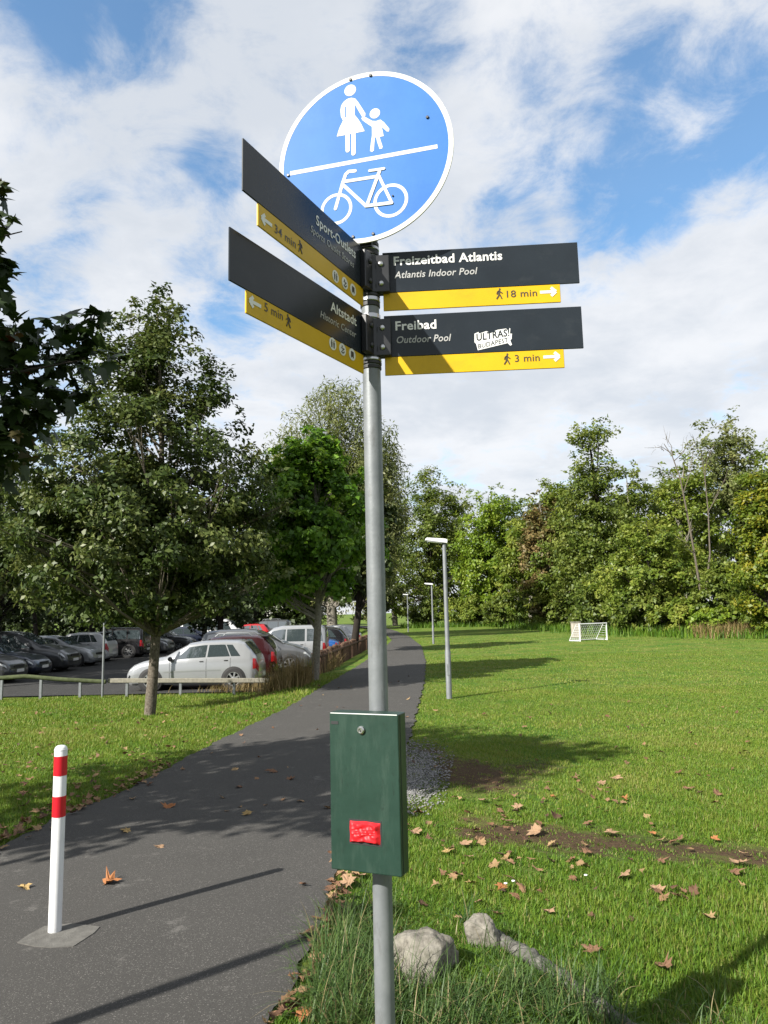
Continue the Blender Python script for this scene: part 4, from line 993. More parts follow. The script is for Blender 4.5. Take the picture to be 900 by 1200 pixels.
def small_sign():
    p = on_ground(121.5, 797); p = np.array([p[0], 21.2, LOT_Z]); x = float(at_y(121.5, 760, 21.2)[0]); zt = float(at_y(121.5, 704, 21.2)[2])
    root = thing('parking_sign', 'thin grey post with a small dark sign seen edge on beside the rail', 'sign', (x, 21.2, LOT_Z))
    MB().tube([(0, 0, -.1), (0, 0, zt - LOT_Z)], .03, 10).build('post', M['galv2'], root, True)
    MB().box((-.03, -.04, zt - LOT_Z - .3), (.08, .012, .28), np.array([[math.cos(1.1), -math.sin(1.1), 0], [math.sin(1.1), math.cos(1.1), 0], [0, 0, 1.]])).build('sign_plate', M['panel'], root, False, .004)
    MB().tube([(0, 0, zt - LOT_Z - .4), (0, 0, zt - LOT_Z - .36)], .04, 10).build('clamp', M['galv2'], root)
small_sign()

# ------------------------------------------------------------------ parked cars
PROF = {  # rear at x=0, front at x=1 (of the length); heights of the top line and of the belt line as part of the height
    'hatch': dict(top=[(0, .46), (.008, .60), (.022, .665), (.06, .80), (.11, .945), (.16, .985), (.28, 1.0), (.42, .995), (.53, .955), (.62, .83), (.72, .685), (.78, .66), (.88, .60), (.95, .53), (.985, .44), (1, .36)],
                  belt=[(0, .44), (.02, .62), (.1, .645), (.35, .635), (.70, .60), (.8, .585), (.9, .535), (.97, .44), (1, .34)], ws=(.545, .715), rw=(.03, .115), glass=[(.135, .205, .20, .245), (.215, .385, .255, .375), (.40, .655, .39, .53)], wheels=(.185, .81)),
    'mpv': dict(top=[(0, .48), (.01, .60), (.03, .72), (.06, .90), (.10, .97), (.2, 1.0), (.4, 1.0), (.52, .96), (.64, .82), (.76, .655), (.84, .61), (.93, .53), (.985, .42), (1, .34)],
                belt=[(0, .46), (.02, .58), (.1, .61), (.4, .59), (.74, .56), (.85, .54), (.95, .46), (1, .32)], ws=(.53, .75), rw=(.03, .085), glass=[(.08, .2, .11, .2), (.215, .405, .215, .395), (.425, .69, .41, .535)], wheels=(.19, .81)),
    'van': dict(top=[(0, .42), (.008, .9), (.02, .97), (.06, 1.0), (.5, 1.0), (.66, .98), (.74, .90), (.84, .66), (.9, .58), (.97, .47), (1, .34)],
                belt=[(0, .40), (.02, .55), (.5, .55), (.82, .53), (.9, .49), (.97, .42), (1, .3)], ws=(.69, .835), rw=(.004, .016), glass=[(.06, .26, .06, .26), (.28, .5, .28, .5), (.53, .78, .53, .70)], wheels=(.2, .83)),
    'sedan': dict(top=[(0, .48), (.01, .60), (.05, .665), (.14, .70), (.17, .715), (.25, .88), (.31, .97), (.40, 1.0), (.5, .99), (.57, .94), (.66, .79), (.73, .685), (.8, .66), (.9, .59), (.97, .47), (1, .36)],
                  belt=[(0, .46), (.03, .60), (.15, .65), (.35, .645), (.70, .62), (.82, .585), (.93, .52), (1, .34)], ws=(.58, .725), rw=(.18, .295), glass=[(.235, .30, .285, .33), (.31, .455, .34, .455), (.47, .685, .47, .575)], wheels=(.2, .81)),
    'box': dict(top=[(0, .45), (.006, .7), (.02, .93), (.05, .99), (.2, 1.0), (.45, .995), (.54, .95), (.65, .76), (.72, .66), (.8, .63), (.91, .57), (.98, .45), (1, .35)],
                belt=[(0, .43), (.02, .58), (.4, .585), (.70, .575), (.82, .55), (.93, .49), (1, .33)], ws=(.55, .71), rw=(.006, .03), glass=[(.04, .2, .06, .2), (.22, .40, .22, .395), (.42, .66, .41, .545)], wheels=(.18, .82)),
}
def car(kind, label, x, y, front, col, L=4.0, Wd=1.68, H=1.45, metal=.35, rough=.3, extras=(), detail=True, rim=None, z=LOT_Z + .012):
    """front: heading of the bonnet in degrees (0 = +x)"""
    P = PROF[kind]; root = thing('parked_car' if kind != 'van' else 'parked_van', label, 'car' if kind != 'van' else 'van', (x, y, z), R_(front), 'vehicles in the car park')
    body_m = paint('car_paint', col, metal, rough)
    hw = Wd / 2; clr = .17
    nx = 72; xs = np.unique(np.concatenate([np.linspace(0, 1, 44), np.array([.004, .01, .016, .03, .045, .955, .97, .98, .99, .996]), [p[0] for p in P['top']]]))
    def f(poly, x_): return np.interp(x_, [p[0] for p in poly], [p[1] for p in poly])
    def ringpts(t):
        zt, zb_ = float(f(P['top'], t)) * H, float(f(P['belt'], t)) * H
        zb_ = min(zb_, zt - .015)
        endr = min(1, .80 + .20 * (min(t, 1 - t) / .055) ** .5) if min(t, 1 - t) < .055 else 1.
        w = hw * endr * (1 - .03 * abs(t - .5) * 2)
        gh = np.clip((zt - zb_) / (.30 * H), 0, 1); wr = w * (.90 - .15 * gh); ed = min(.06, (zt - zb_) * .35)
        low = clr + (.10 * (1 - min(1, min(t, 1 - t) / .03)))
        zm = low + (zb_ - low) * .5
        return [(0, low), (w * .90, low), (w * .985, low + .07), (w, zm), (w * .992, zb_ - (zb_ - zm) * .3), (w * .955, zb_), (wr + (w * .955 - wr) * .12, zt - ed * 1.3 if gh > .2 else zb_ + (zt - zb_) * .6), (wr * .86, zt - ed * .25), (wr * .45, zt - ed * .03), (0, zt)]
    X_ = lambda t: (t - .5) * L
    rings = [ringpts(t) for t in xs]; K = len(rings[0])
    V, F = [], []
    for t, rp in zip(xs, rings):
        V += [(X_(t), yy, zz) for yy, zz in rp] + [(X_(t), -yy, zz) for yy, zz in rp[1:-1][::-1]]
    nr = 2 * K - 2
    for i in range(len(xs) - 1):
        for k in range(nr): k2 = (k + 1) % nr; F.append((i * nr + k, i * nr + k2, (i + 1) * nr + k2, (i + 1) * nr + k))
    F.append(tuple(range(nr))); F.append(tuple((len(xs) - 1) * nr + k for k in range(nr)))
    me = MB().add(V, F).mesh('body', True); link('body', me, body_m, root)
    def S(t, j, s):            # point on the side: ring interval j, part s
        rp = ringpts(t); a, b = rp[j], rp[j + 1]; return np.array([X_(t), a[0] + (b[0] - a[0]) * s, a[1] + (b[1] - a[1]) * s])
    def side_patch(nm, mat, t0, t1, t2, t3, s0, s1, side, off=.006, j=5, n=8, j1=None, par=root):
        """t0..t1 along the bottom, t2..t3 along the top"""
        V, F = [], []; m = 5
        for q in range(m + 1):
            s = q / m; ss = s0 + (s1 - s0) * s
            for i in range(n + 1):
                tb = t0 + (t1 - t0) * i / n; tu = t2 + (t3 - t2) * i / n; t = tb + (tu - tb) * s; p = S(t, j, ss); p = p + np.array([0, off, off * .3]); p[1] *= side; V.append(p)
        F = [(q * (n + 1) + i, q * (n + 1) + i + 1, (q + 1) * (n + 1) + i + 1, (q + 1) * (n + 1) + i) for q in range(m) for i in range(n)]
        return MB().add(V, F).build(nm, mat, par, True)
    def lamp_patch(nm, mat, t0, t1, j0, j1, side, off=.007, n=4, m=6):
        V = []
        for q in range(m + 1):
            jr = j0 + (j1 - j0) * q / m; j = min(int(jr), K - 2)
            for i in range(n + 1):
                p = S(t0 + (t1 - t0) * i / n, j, jr - j) + np.array([-off * .5 if t0 < .5 else off * .5, off, 0]); p[1] *= side; V.append(p)
        return MB().add(V, [(q * (n + 1) + i, q * (n + 1) + i + 1, (q + 1) * (n + 1) + i + 1, (q + 1) * (n + 1) + i) for q in range(m) for i in range(n)]).build(nm, mat, root, True)
    def top_patch(nm, mat, t0, t1, fw, off=.007, n=8, m=8):
        V = []
        for i in range(n + 1):
            t = t0 + (t1 - t0) * i / n; rp = ringpts(t)
            sl = (f(P['top'], min(t + .01, 1)) - f(P['top'], max(t - .01, 0))) * H / (.02 * L); nv = np.array([-sl, 0, 1.]); nv /= np.linalg.norm(nv)
            for q in range(m + 1):
                u = -1 + 2 * q / m; yy = abs(u) * fw * rp[7][0]; zz = np.interp(yy, [rp[9][0], rp[8][0], rp[7][0]], [rp[9][1], rp[8][1], rp[7][1]])
                V.append(np.array([X_(t), math.copysign(yy, u), zz]) + nv * off)
        F = [(i * (m + 1) + q, i * (m + 1) + q + 1, (i + 1) * (m + 1) + q + 1, (i + 1) * (m + 1) + q) for i in range(n) for q in range(m)]
        return MB().add(V, F).build(nm, mat, root, True)
    G_ = M['car_glass']
    top_patch('windscreen', G_, P['ws'][0], P['ws'][1], 1.04); top_patch('rear_window', G_, P['rw'][0], P['rw'][1], .98)
    for side in (1, -1):
        for (a, b, c, d) in P['glass']: side_patch('side_window', G_, a, b, c, d, .10, .88, side)
        lamp_patch('tail_light', M['tail_red'], .0, .042, 3.2, 4.9, side)
        side_patch('headlight', M['head_clear'], .925, .985, .93, .975, .15, .95, side, .006, 4)
        if detail:
            for (a, b, c, d) in P['glass'][1:]:
                for t in ((a - .008,) if a > P['glass'][-1][0] - .01 else (a - .008, )):
                    MB().box((X_(t), 0, 0), (.001,) * 3) if False else None
                tb = b - .035 if b < .5 else a + .03
                hz = float(f(P['belt'], a + .03)) * H - .07; yy = S(a + .03, 4, .4)[1]
                MB().box((X_(a + .028), side * (yy + .012), hz), (.055, .012, .012)).build('door_handle', M['car_trim'], root, False, .004)
            for t in (P['glass'][1][0] - .005, P['glass'][2][0] - .009, P['glass'][2][1] + .012):
                V = []
                for j, s in ((2, .2), (3, 0), (3, .5), (4, 0), (4, .5), (4, .98)):
                    p = S(t, j, s); V += [(p[0] - .005, side * (p[1] + .003), p[2]), (p[0] + .005, side * (p[1] + .003), p[2])]
                MB().add(V, [(2 * i, 2 * i + 1, 2 * i + 3, 2 * i + 2) for i in range(5)]).build('door_gap', M['car_trim'], root)
            V = []
            for t in np.linspace(P['wheels'][0] + .10, P['wheels'][1] - .10, 10):
                p = S(t, 3, .1); V += [(p[0], side * (p[1] + .004), p[2] - .018), (p[0], side * (p[1] + .007), p[2] + .018)]
            MB().add(V, [(2 * i, 2 * i + 2, 2 * i + 3, 2 * i + 1) for i in range(9)]).build('rub_strip', body_m if 'plain' in extras else M['car_trim'] if 'dark_strip' in extras else body_m, root)
        tm = P['ws'][1] - .06; p = S(tm, 5, .12)
        mr = MB().lathe([(.02, -.05), (.075, -.04), (.09, .0), (.07, .045), (.02, .055)], 10, axis='y').build('mirror', M['car_trim'] if detail else body_m, root, True)
        mr.location = (p[0] + .02, side * (p[1] + .09), p[2] + .03); mr.scale = (.8, 1.2, .8)
        for t in P['wheels']:
            rw_ = .31 if H < 1.6 else .335; xw = X_(t)
            arch = MB()
            yy = S(t, 2, .8)[1]
            arch.lathe([(rw_ + .055, yy - .14), (rw_ + .055, yy + .004), (rw_ + .045, yy + .007), (.05, yy + .0065)], 30, (xw, 0, rw_), 'y')
            ao = arch.build('wheel_arch', M['car_trim'], root, True)
            if side < 0: ao.scale = (1, -1, 1)
            wl_ = bpy.data.objects.new('wheel', None); COL.objects.link(wl_); wl_.parent = root; wl_.location = (xw, side * (yy - .08), rw_); wl_.scale = (1, side, 1)
            MB().lathe([(rw_ * .66, -.09), (rw_ * .94, -.09), (rw_, -.06), (rw_, .07), (rw_ * .94, .098), (rw_ * .67, .1), (rw_ * .62, .088)], 28, axis='y').build('tyre', M['rubber_tyre'], wl_, True)
            rm = MB(); rm.lathe([(rw_ * .66, .075), (rw_ * .655, .102), (rw_ * .60, .1), (rw_ * .58, .088)], 28, axis='y')
            for k in range(7 if detail else 5):
                an = 2 * math.pi * k / (7 if detail else 5); ca, sa = math.cos(an), math.sin(an); Mx = np.array([[ca, 0, -sa], [0, 1, 0], [sa, 0, ca]])
                rm.box(Mx @ np.array([rw_ * .34, .097, 0]), (rw_ * .3, .006, rw_ * .085), Mx)
            rm.lathe([(.06, .09), (.06, .106), (.03, .112)], 14, axis='y'); rm.build('rim', rim or M['rim'], wl_, True)
    # bumpers, plates, grille
    zf = .42
    for t, sgn, nm in ((0, -1, 'rear_bumper'), (1, 1, 'front_bumper')):
        wq = hw * .8; zz = H * .27
        V = []
        for u in np.linspace(-1, 1, 13):
            bx = X_(t) + sgn * (.035 - .22 * u ** 4 * .6)
            for z_ in (zz - .09, zz - .05, zz + .05, zz + .09): V.append((bx + (0 if abs(z_ - zz) < .06 else -sgn * .02), u * hw * .97, z_))
        F = [(i * 4 + k, i * 4 + k + 1, (i + 1) * 4 + k + 1, (i + 1) * 4 + k) for i in range(12) for k in range(3)]
        b_ = MB().add(V, F).build(nm, body_m if 'dark_bumper' not in extras else M['car_trim'], root, True)
        MB().box((X_(t) + sgn * .045, 0, zz + (.02 if sgn > 0 else .0)), (.006, .26, .055)).build('number_plate', M['plate'], b_)
    MB().box((X_(1) - .01, 0, H * .385), (.012, hw * .42, .05)).build('grille', M['car_trim'], root)
    if 'roof_rack' in extras:
        for side in (1, -1):
            a, b = .2, .5; zt = H * 1.02; yy = ringpts(.35)[6][0] * .98
            MB().tube([(X_(a), side * yy, zt - .06), (X_(a + .03), side * yy, zt + .02), (X_(b - .03), side * yy, zt + .02), (X_(b), side * yy, zt - .07)], .018, 6).build('roof_rail', M['galv2'], root, True)
    if 'spoiler' in extras:
        zt = float(f(P['top'], P['rw'][1])) * H; MB().box((X_(P['rw'][1]) - .05, 0, zt + .02), (.12, hw * .62, .02)).build('spoiler', M['car_trim'], root, False, .008)
    return root
SIL, GRY, DGR, BLK, WHT, RED, BLU, NAV = (.40, .415, .43), (.13, .135, .14), (.05, .052, .056), (.012, .012, .014), (.62, .63, .64), (.034, .003, .005), (.03, .13, .42), (.015, .022, .045)
car('hatch', 'silver hatchback parked side-on behind the pale wooden rail', -5.86, 23.35, 180, SIL, 3.97, 1.66, 1.45, .45, .28, ('dark_bumper_',))
car('hatch', 'dark red car with roof rails just behind the silver hatchback', -5.85, 26.2, 180, RED, 4.2, 1.72, 1.52, .2, .25, ('roof_rack', 'spoiler'))
car('mpv', 'dark grey people carrier with its bonnet pointing at the log fence', -5.0, 28.9, 0, GRY, 4.4, 1.78, 1.66, .5, .3)
car('box', 'silver boxy car with upright tail beside the dark grey people carrier', -4.55, 31.7, 180, SIL, 4.15, 1.74, 1.72, .4, .3)
car('sedan', 'bright blue car with red tail light behind the maple trunk', -4.3, 34.6, 180, BLU, 4.3, 1.72, 1.45, .3, .25)
car('hatch', 'black car behind the bright blue one', -4.0, 37.5, 180, BLK, 4.2, 1.75, 1.5, .2, .25, detail=False)
car('mpv', 'dark grey car second behind the bright blue one', -3.8, 40.5, 0, DGR, 4.3, 1.75, 1.6, .3, .28, detail=False)
car('hatch', 'white car at the far end of the fence row', -3.5, 43.6, 180, WHT, 4.1, 1.72, 1.5, .1, .3, detail=False)
car('hatch', 'dark car cut off by the left picture edge', -15.2, 26.9, 0, DGR, 4.1, 1.72, 1.48, .3, .3)
car('sedan', 'low dark blue car second from the left picture edge', -15.6, 29.4, 0, NAV, 4.4, 1.75, 1.38, .3, .28)
car('mpv', 'dark grey minivan with sloping windscreen behind the mossy rail', -15.75, 32.2, 0, (.07, .073, .078), 4.75, 1.82, 1.73, .5, .3)
car('hatch', 'silver small car facing the lane, right of the dark grey minivan', -15.55, 35.5, 0, SIL, 3.9, 1.7, 1.44, .45, .28)
car('hatch', 'white hatchback with high red tail light behind the thin sign post', -16.1, 38.7, 180, WHT, 4.0, 1.72, 1.5, .15, .28, ('spoiler',))
car('box', 'black car with red tail light left of the oak trunk', -15.6, 42.2, 180, BLK, 4.3, 1.8, 1.65, .2, .25)
car('hatch', 'dark silver car right of the oak trunk', -15.1, 45.6, 0, (.2, .205, .21), 4.1, 1.72, 1.45, .4, .3, detail=False)
car('sedan', 'dark saloon two places behind the black car', -14.6, 48.6, 0, DGR, 4.4, 1.75, 1.42, .3, .3, detail=False)
car('hatch', 'dark blue hatchback in front of the white van', -13.4, 51.8, 0, NAV, 4.2, 1.75, 1.5, .3, .3, detail=False)
car('van', 'white van with dark windows at the back of the car park', -12.6, 55.2, 0, WHT, 5.0, 1.95, 1.98, .05, .35, detail=False)
car('hatch', 'bright red hatchback right of the white van', -11.0, 58.6, 180, (.45, .012, .015), 3.9, 1.7, 1.5, .1, .25, detail=False)
car('box', 'dark grey off-roader at the far right back of the car park', -10.2, 62.2, 180, (.10, .105, .11), 4.5, 1.85, 1.75, .4, .3, ('roof_rack',), detail=False)
car('hatch', 'grey car parked behind the red one with roof rails', -9.2, 33.0, 180, (.16, .165, .17), 4.1, 1.72, 1.46, .4, .3, detail=False) if False else None

# ------------------------------------------------------------------ far white house glimpsed between the trees
def house():
    x, y = -17.5, 100.; root = thing('white_house', 'white house glimpsed between the trees behind the car park', 'house', (x, y, LOT_Z))
    MB().box((0, 0, 4.), (6, 5, 4.)).build('wall', M['render_wall'], root)
    MB().prism([(-6.5, 8.0), (6.5, 8.0), (0, 11.5)], lambda u, v, w: np.array([u, w, v]), -5.5, 5.5).build('roof', M['roof_tile'], root)
    for zz in (2.0, 5.4):
        for xx in (-4, -1.3, 1.3, 4):
            w = MB().box((xx, -5.02, zz), (.6, .05, .75)).build('window', M['frame_white'], root); MB().box((xx, -5.08, zz), (.5, .02, .65)).build('pane', M['window'], w)
house()

# ------------------------------------------------------------------ stones and edging by the pole
def boulder(name, label, c, rad, seed, sub=4):
    bm = bmesh.new(); bmesh.ops.create_icosphere(bm, subdivisions=sub, radius=1); rg = np.random.default_rng(seed)
    K = rg.normal(size=(14, 3)) * 1.5; ph = rg.uniform(0, 6.3, 14); K2 = rg.normal(size=(20, 3)) * 5; p2 = rg.uniform(0, 6.3, 20); K3 = rg.normal(size=(24, 3)) * 14; p3 = rg.uniform(0, 6.3, 24)
    cut = unit(rg.normal(size=(7, 3))); cd = rg.uniform(.66, .9, 7)
    for v in bm.verts:
        p = np.array(v.co); 
        d = (cut @ p); s = np.min(np.where(d > .05, cd / np.maximum(d, .05), 9)); s = min(1, s)
        s *= 1 + .07 * np.sin(K @ p + ph).sum() / 3 + .045 * np.sin(K2 @ p + p2).sum() / 4 - .03 * abs(np.sin(K3[:8] @ p + p3[:8]).sum() / 3) + .016 * np.sin(2.2 * (K3 @ p) + p3).sum() / 4
        v.co = Vector((p[0] * rad[0] * s, p[1] * rad[1] * s, p[2] * rad[2] * s))
    me = bpy.data.meshes.new(name); bm.to_mesh(me); bm.free()
    for p in me.polygons: p.use_smooth = True
    o = link(name, me, M['stone']); o.location = c
    return tag(o, label, 'stone', 'stones beside the signpost')
s1 = on_ground(500, 1148); boulder('boulder', 'larger pale boulder in long grass right of the pole foot', (s1[0] - .012, s1[1] + .08, s1[2] + .035), (.185, .15, .155), 8, 5)
s2 = on_ground(566, 1108); boulder('boulder', 'smaller grey boulder at the start of the stone edging', (s2[0], s2[1] + .06, s2[2] + .02), (.105, .095, .11), 5, 5)
def edging():
    px = [(578, 1100), (600, 1113), (625, 1127), (655, 1149), (690, 1175), (735, 1208), (770, 1235)]
    P = [on_ground(*q) for q in px]; rg = np.random.default_rng(4); mb = MB(); pts = []; rad = []
    for i in range(61):
        t = i / 60 * (len(P) - 1); k = min(int(t), len(P) - 2); q = P[k] + (P[k + 1] - P[k]) * (t - k); pts.append(q + np.array([0, 0, .012]) + rg.normal(size=3) * .004); rad.append(.036 + rg.normal() * .004 - .004 * (i / 60))
    o = mb.tube(pts, rad, 12).build('stone_edging', M['log'], None, True)
    tag(o, 'weathered grey edging strip running from the boulders to the bottom edge', 'edging')
edging()

# ------------------------------------------------------------------ gravel beside the path
def gravel():
    rg = np.random.default_rng(9); n = 5200
    c = at_z(497, 908); y = rg.uniform(6.5, 10.2, n * 3); x = pr(y) + rg.random(n * 3) ** 1.3 * .62 - .03
    c0 = pr(y) + .12 + .1 * np.sin(y); k = np.exp(-(((y - 8.0) / 1.25) ** 2)) * np.exp(-(((x - c0) / .26) ** 2)) > rg.random(n * 3)
    x, y = x[k][:n], y[k][:n]; n = len(x)
    s = rg.uniform(.005, .016, n); base = np.array([(1, 0, 0), (0, 1, 0), (-1, 0, 0), (0, -1, 0), (0, 0, .7), (0, 0, -.7)], float)
    a = rg.uniform(0, 6.28, n); ca, sa = np.cos(a), np.sin(a)
    B = base[None] * rg.uniform(.65, 1.3, (n, 6, 1)); Vx = B[..., 0] * ca[:, None] - B[..., 1] * sa[:, None]; Vy = B[..., 0] * sa[:, None] + B[..., 1] * ca[:, None]
    V = np.stack([x[:, None] + Vx * s[:, None], y[:, None] + Vy * s[:, None], zg(x, y)[:, None] + .004 + B[..., 2] * s[:, None] * .8], -1)
    F = np.array([(0, 1, 4), (1, 2, 4), (2, 3, 4), (3, 0, 4), (1, 0, 5), (2, 1, 5), (3, 2, 5), (0, 3, 5)])
    Fa = (np.arange(n)[:, None, None] * 6 + F[None]).reshape(-1, 3)
    m = leaf_material('gravel_stones', ramp((.10, .10, .10), (.19, .19, .19), (.32, .31, .30)), 0., .8, .2)
    o = link('gravel', np_mesh('gravel', V.reshape(-1, 3), Fa, np.repeat(rg.random(n), 6)), m); tag(o, 'patch of grey gravel at the path edge behind the green box', 'gravel', kind='stuff')
gravel()

# ------------------------------------------------------------------ grass
def blades(rg, x, y, ln, wd, lean, K, tint, z0=None, curl=1.):
    n = len(x); z = zg(x, y) - .012 if z0 is None else z0
    a = rg.uniform(0, 2 * math.pi, n); d = np.stack([np.cos(a), np.sin(a), np.zeros(n)], 1); sd = np.stack([-np.sin(a + rg.normal(0, .5, n)), np.cos(a), np.zeros(n)], 1); sd = unit(sd)
    P = np.stack([x, y, z], 1); V = np.empty((n, K + 1, 2, 3))
    for i in range(K + 1):
        t = i / K; th = lean * (.25 + .75 * t * curl)
        c = P + d * (ln * t * np.sin(th))[:, None] + np.array([0, 0, 1.]) * (ln * t * np.cos(th))[:, None]
        w = (wd * (1 - t) ** .7 * .5 + .00015)[:, None] if i < K else (wd * .03)[:, None]
        V[:, i, 0] = c - sd * w; V[:, i, 1] = c + sd * w
    q = np.array([(2 * i, 2 * i + 1, 2 * i + 3, 2 * i + 2) for i in range(K)])
    F = (np.arange(n)[:, None, None] * 2 * (K + 1) + q[None]).reshape(-1, 4)
    return V.reshape(-1, 3), F, np.repeat(tint, 2 * (K + 1))
def patch_noise(x, y, f, ph):
    return (np.sin(x * f + ph + 1.3 * np.sin(y * f * .7)) * np.sin(y * f * 1.1 + 2 * ph + 1.1 * np.sin(x * f * .8)) + .6 * np.sin(x * f * 2.3 + y * f * 1.9 + ph)) / 1.6
def lawn(name, label, bands, side, seed):
    rg = np.random.default_rng(seed); VV, FF, TT = [], [], []; base = 0
    for (y0, y1, dens, ln, wd, K) in bands:
        w = 0.60 * y1 + .6; area = (y1 - y0) * w; n = int(dens * area)
        y = rg.uniform(y0, y1, n); x = rg.uniform(0, w, n) * (1 if side > 0 else -1) + (-.6 if side > 0 else 0)
        if side < 0: x = -rg.uniform(.8, 1.0, n) * 0 + rg.uniform(-w, -.6, n)
        e = rg.normal(0, .03, n)
        k = (x > pr(y) + .015 + e) if side > 0 else (x < pl(y) - .015 + e)
        k &= np.abs(x) < (.535 * y + .12)
        if side < 0: k &= ~((y > 21.5) & (x < pl(y) - 1.9))
        s_ = soil(x, y) + .35 * patch_noise(x, y, 7., .4) + .3 * patch_noise(x, y, 17., 2.4); k &= rg.random(n) > np.clip((s_ - .34) / .55, 0, .93)
        x, y, s_ = x[k], y[k], s_[k]; n = len(x)
        pt = patch_noise(x, y, 1.9, 1.) * .5 + patch_noise(x, y, 5.5, 3.) * .35 + patch_noise(x, y, .8, 5.) * .45
        l = ln * rg.uniform(.45, 1.25, n) * (1 + .38 * pt) * (1 - .7 * np.clip(s_, 0, 1)); wd_ = wd * rg.uniform(.7, 1.3, n)
        tint = np.clip(.38 + .26 * pt + .20 * sm((y - 3.5) / 6) + rg.normal(0, .17, n), 0, .88); dry = rg.random(n) < .03 + .10 * np.clip(s_, 0, 1); tint[dry] = rg.uniform(.88, 1, dry.sum())
        V, F, T = blades(rg, x, y, l, wd_, rg.uniform(.15, 1.15, n), K, tint)
        VV.append(V); FF.append(F + base); TT.append(T); base += len(V)
    o = link(name, np_mesh(name, np.concatenate(VV), np.concatenate(FF), np.concatenate(TT)), M['grass_blade']); tag(o, label, 'grass', kind='stuff')
lawn('lawn_grass', 'short green grass of the lawn right of the path', [(2.7, 4.3, 11500, .05, .0052, 2), (4.3, 6.5, 8500, .043, .0065, 1), (6.5, 10, 4800, .036, .0075, 1), (10, 16, 1700, .033, .012, 1), (16, 28, 400, .033, .02, 1), (28, 50, 45, .035, .04, 1)], 1, 51)
lawn('lawn_grass', 'short leaf-strewn grass on the bank left of the path', [(5.4, 8.5, 5500, .045, .0075, 1), (8.5, 14, 1900, .05, .012, 1), (14, 21.6, 600, .07, .018, 1)], -1, 52)
def long_grass():
    rg = np.random.default_rng(53); VV, FF, TT = [], [], []; base = 0
    tufts = []
    for _ in range(420):
        px, py = rg.uniform(368, 735), rg.uniform(1075, 1230)
        if px < 455 and py < 1040 + (450 - px) * .5: continue
        if px > 560 and py < 1115 + (px - 560) * .45 - 20: continue
        if 465 < px < 545 and 1080 < py < 1145: continue
        if px > 470 and py < 1165 and rg.random() < .55: continue
        if px > 560 and rg.random() < .45: continue
        tufts.append(on_ground(px, py))
    for k in range(14): tufts.append(on_ground(rg.uniform(560, 900), rg.uniform(1170, 1240)))
    for p in tufts:
        if p[0] < pr(p[1]) + .04: continue
        n = int(rg.integers(10, 26)); x = p[0] + rg.normal(0, .035, n); y = p[1] + rg.normal(0, .035, n)
        L0 = rg.uniform(.13, .31) * (1. if p[0] < 0.05 else .72); ln = L0 * rg.uniform(.6, 1.25, n)
        tint = np.clip(rg.normal(.45, .2) + rg.normal(0, .12, n), 0, .85); tint[rg.random(n) < .09] = 1.
        V, F, T = blades(rg, x, y, ln, np.full(n, .0055) * rg.uniform(.7, 1.3, n), rg.uniform(.25, 1.25, n), 5, tint, None, 1.1)
        VV.append(V); FF.append(F + base); TT.append(T); base += len(V)
    o = link('long_grass', np_mesh('long_grass', np.concatenate(VV), np.concatenate(FF), np.concatenate(TT)), M['long_grass']); tag(o, 'long uncut grass around the pole foot and the boulders', 'grass', kind='stuff')
long_grass()
def dry_weeds():
    rg = np.random.default_rng(54); VV, FF, TT = [], [], []; base = 0
    for (px, py, rx, ry, n, L0) in ((350, 803, .9, .8, 1500, .75), (330, 808, .7, .5, 700, .45), (385, 785, .3, 2.2, 900, .55), (398, 772, .35, 3.5, 700, .7), (420, 762, .4, 5, 600, .8), (290, 810, 1.2, .35, 500, .28)):
        p = on_ground(px, py); x = p[0] + rg.normal(0, rx * .5, n); y = p[1] + rg.normal(0, ry * .5, n); k = x < pl(y) - .45; x, y = x[k], y[k]; m = len(x)
        V, F, T = blades(rg, x, y, L0 * rg.uniform(.4, 1.2, m), np.full(m, .016), rg.uniform(.05, .8, m), 3, rg.random(m)); VV.append(V); FF.append(F + base); TT.append(T); base += len(V)
    o = link('dry_weeds', np_mesh('dry_weeds', np.concatenate(VV), np.concatenate(FF), np.concatenate(TT)), M['dry_grass']); tag(o, 'dry straw-coloured weeds between the cars and the log fence', 'weeds', kind='stuff')
    VV, FF, TT = [], [], []; base = 0
    for (px0, px1, d, L0, n) in ((815, 875, 39.5, .8, 1100), (870, 930, 38.5, .5, 300)):
        x0, x1 = at_y(px0, 740, d)[0], at_y(px1, 740, d)[0]; x = rg.uniform(x0, x1, n); y = d + rg.normal(0, .7, n)
        V, F, T = blades(rg, x, y, L0 * rg.uniform(.4, 1.2, n), np.full(n, .035), rg.uniform(.05, .7, n), 3, rg.random(n) * .8); VV.append(V); FF.append(F + base); TT.append(T); base += len(V)
    o = link('dry_weeds', np_mesh('dry_weeds_far', np.concatenate(VV), np.concatenate(FF), np.concatenate(TT)), M['dry_grass']); tag(o, 'brownish tall weeds at the right edge of the far lawn', 'weeds', kind='stuff')
    n = 9000; y = rg.uniform(36, 80, n); xe = np.interp(y, [36, 41, 49, 60, 78], [19.5, 16.5, 14.5, 13.8, 12.5]); x = xe + rg.normal(0, 1.2, n); xl = rg.uniform(1.5, 14, n); far = rg.random(n) < .3; x = np.where(far, xl, x); y = np.where(far, 77.5 + rg.normal(0, 1.0, n), y)
    V, F, T = blades(rg, x, y, rg.uniform(.2, .75, n), np.full(n, .05), rg.uniform(.1, .8, n), 2, rg.random(n) * .6)
    o = link('rough_grass', np_mesh('rough_grass', V, F, T), M['grass_blade']); tag(o, 'rough taller grass along the foot of the wood', 'grass', kind='stuff')
dry_weeds()
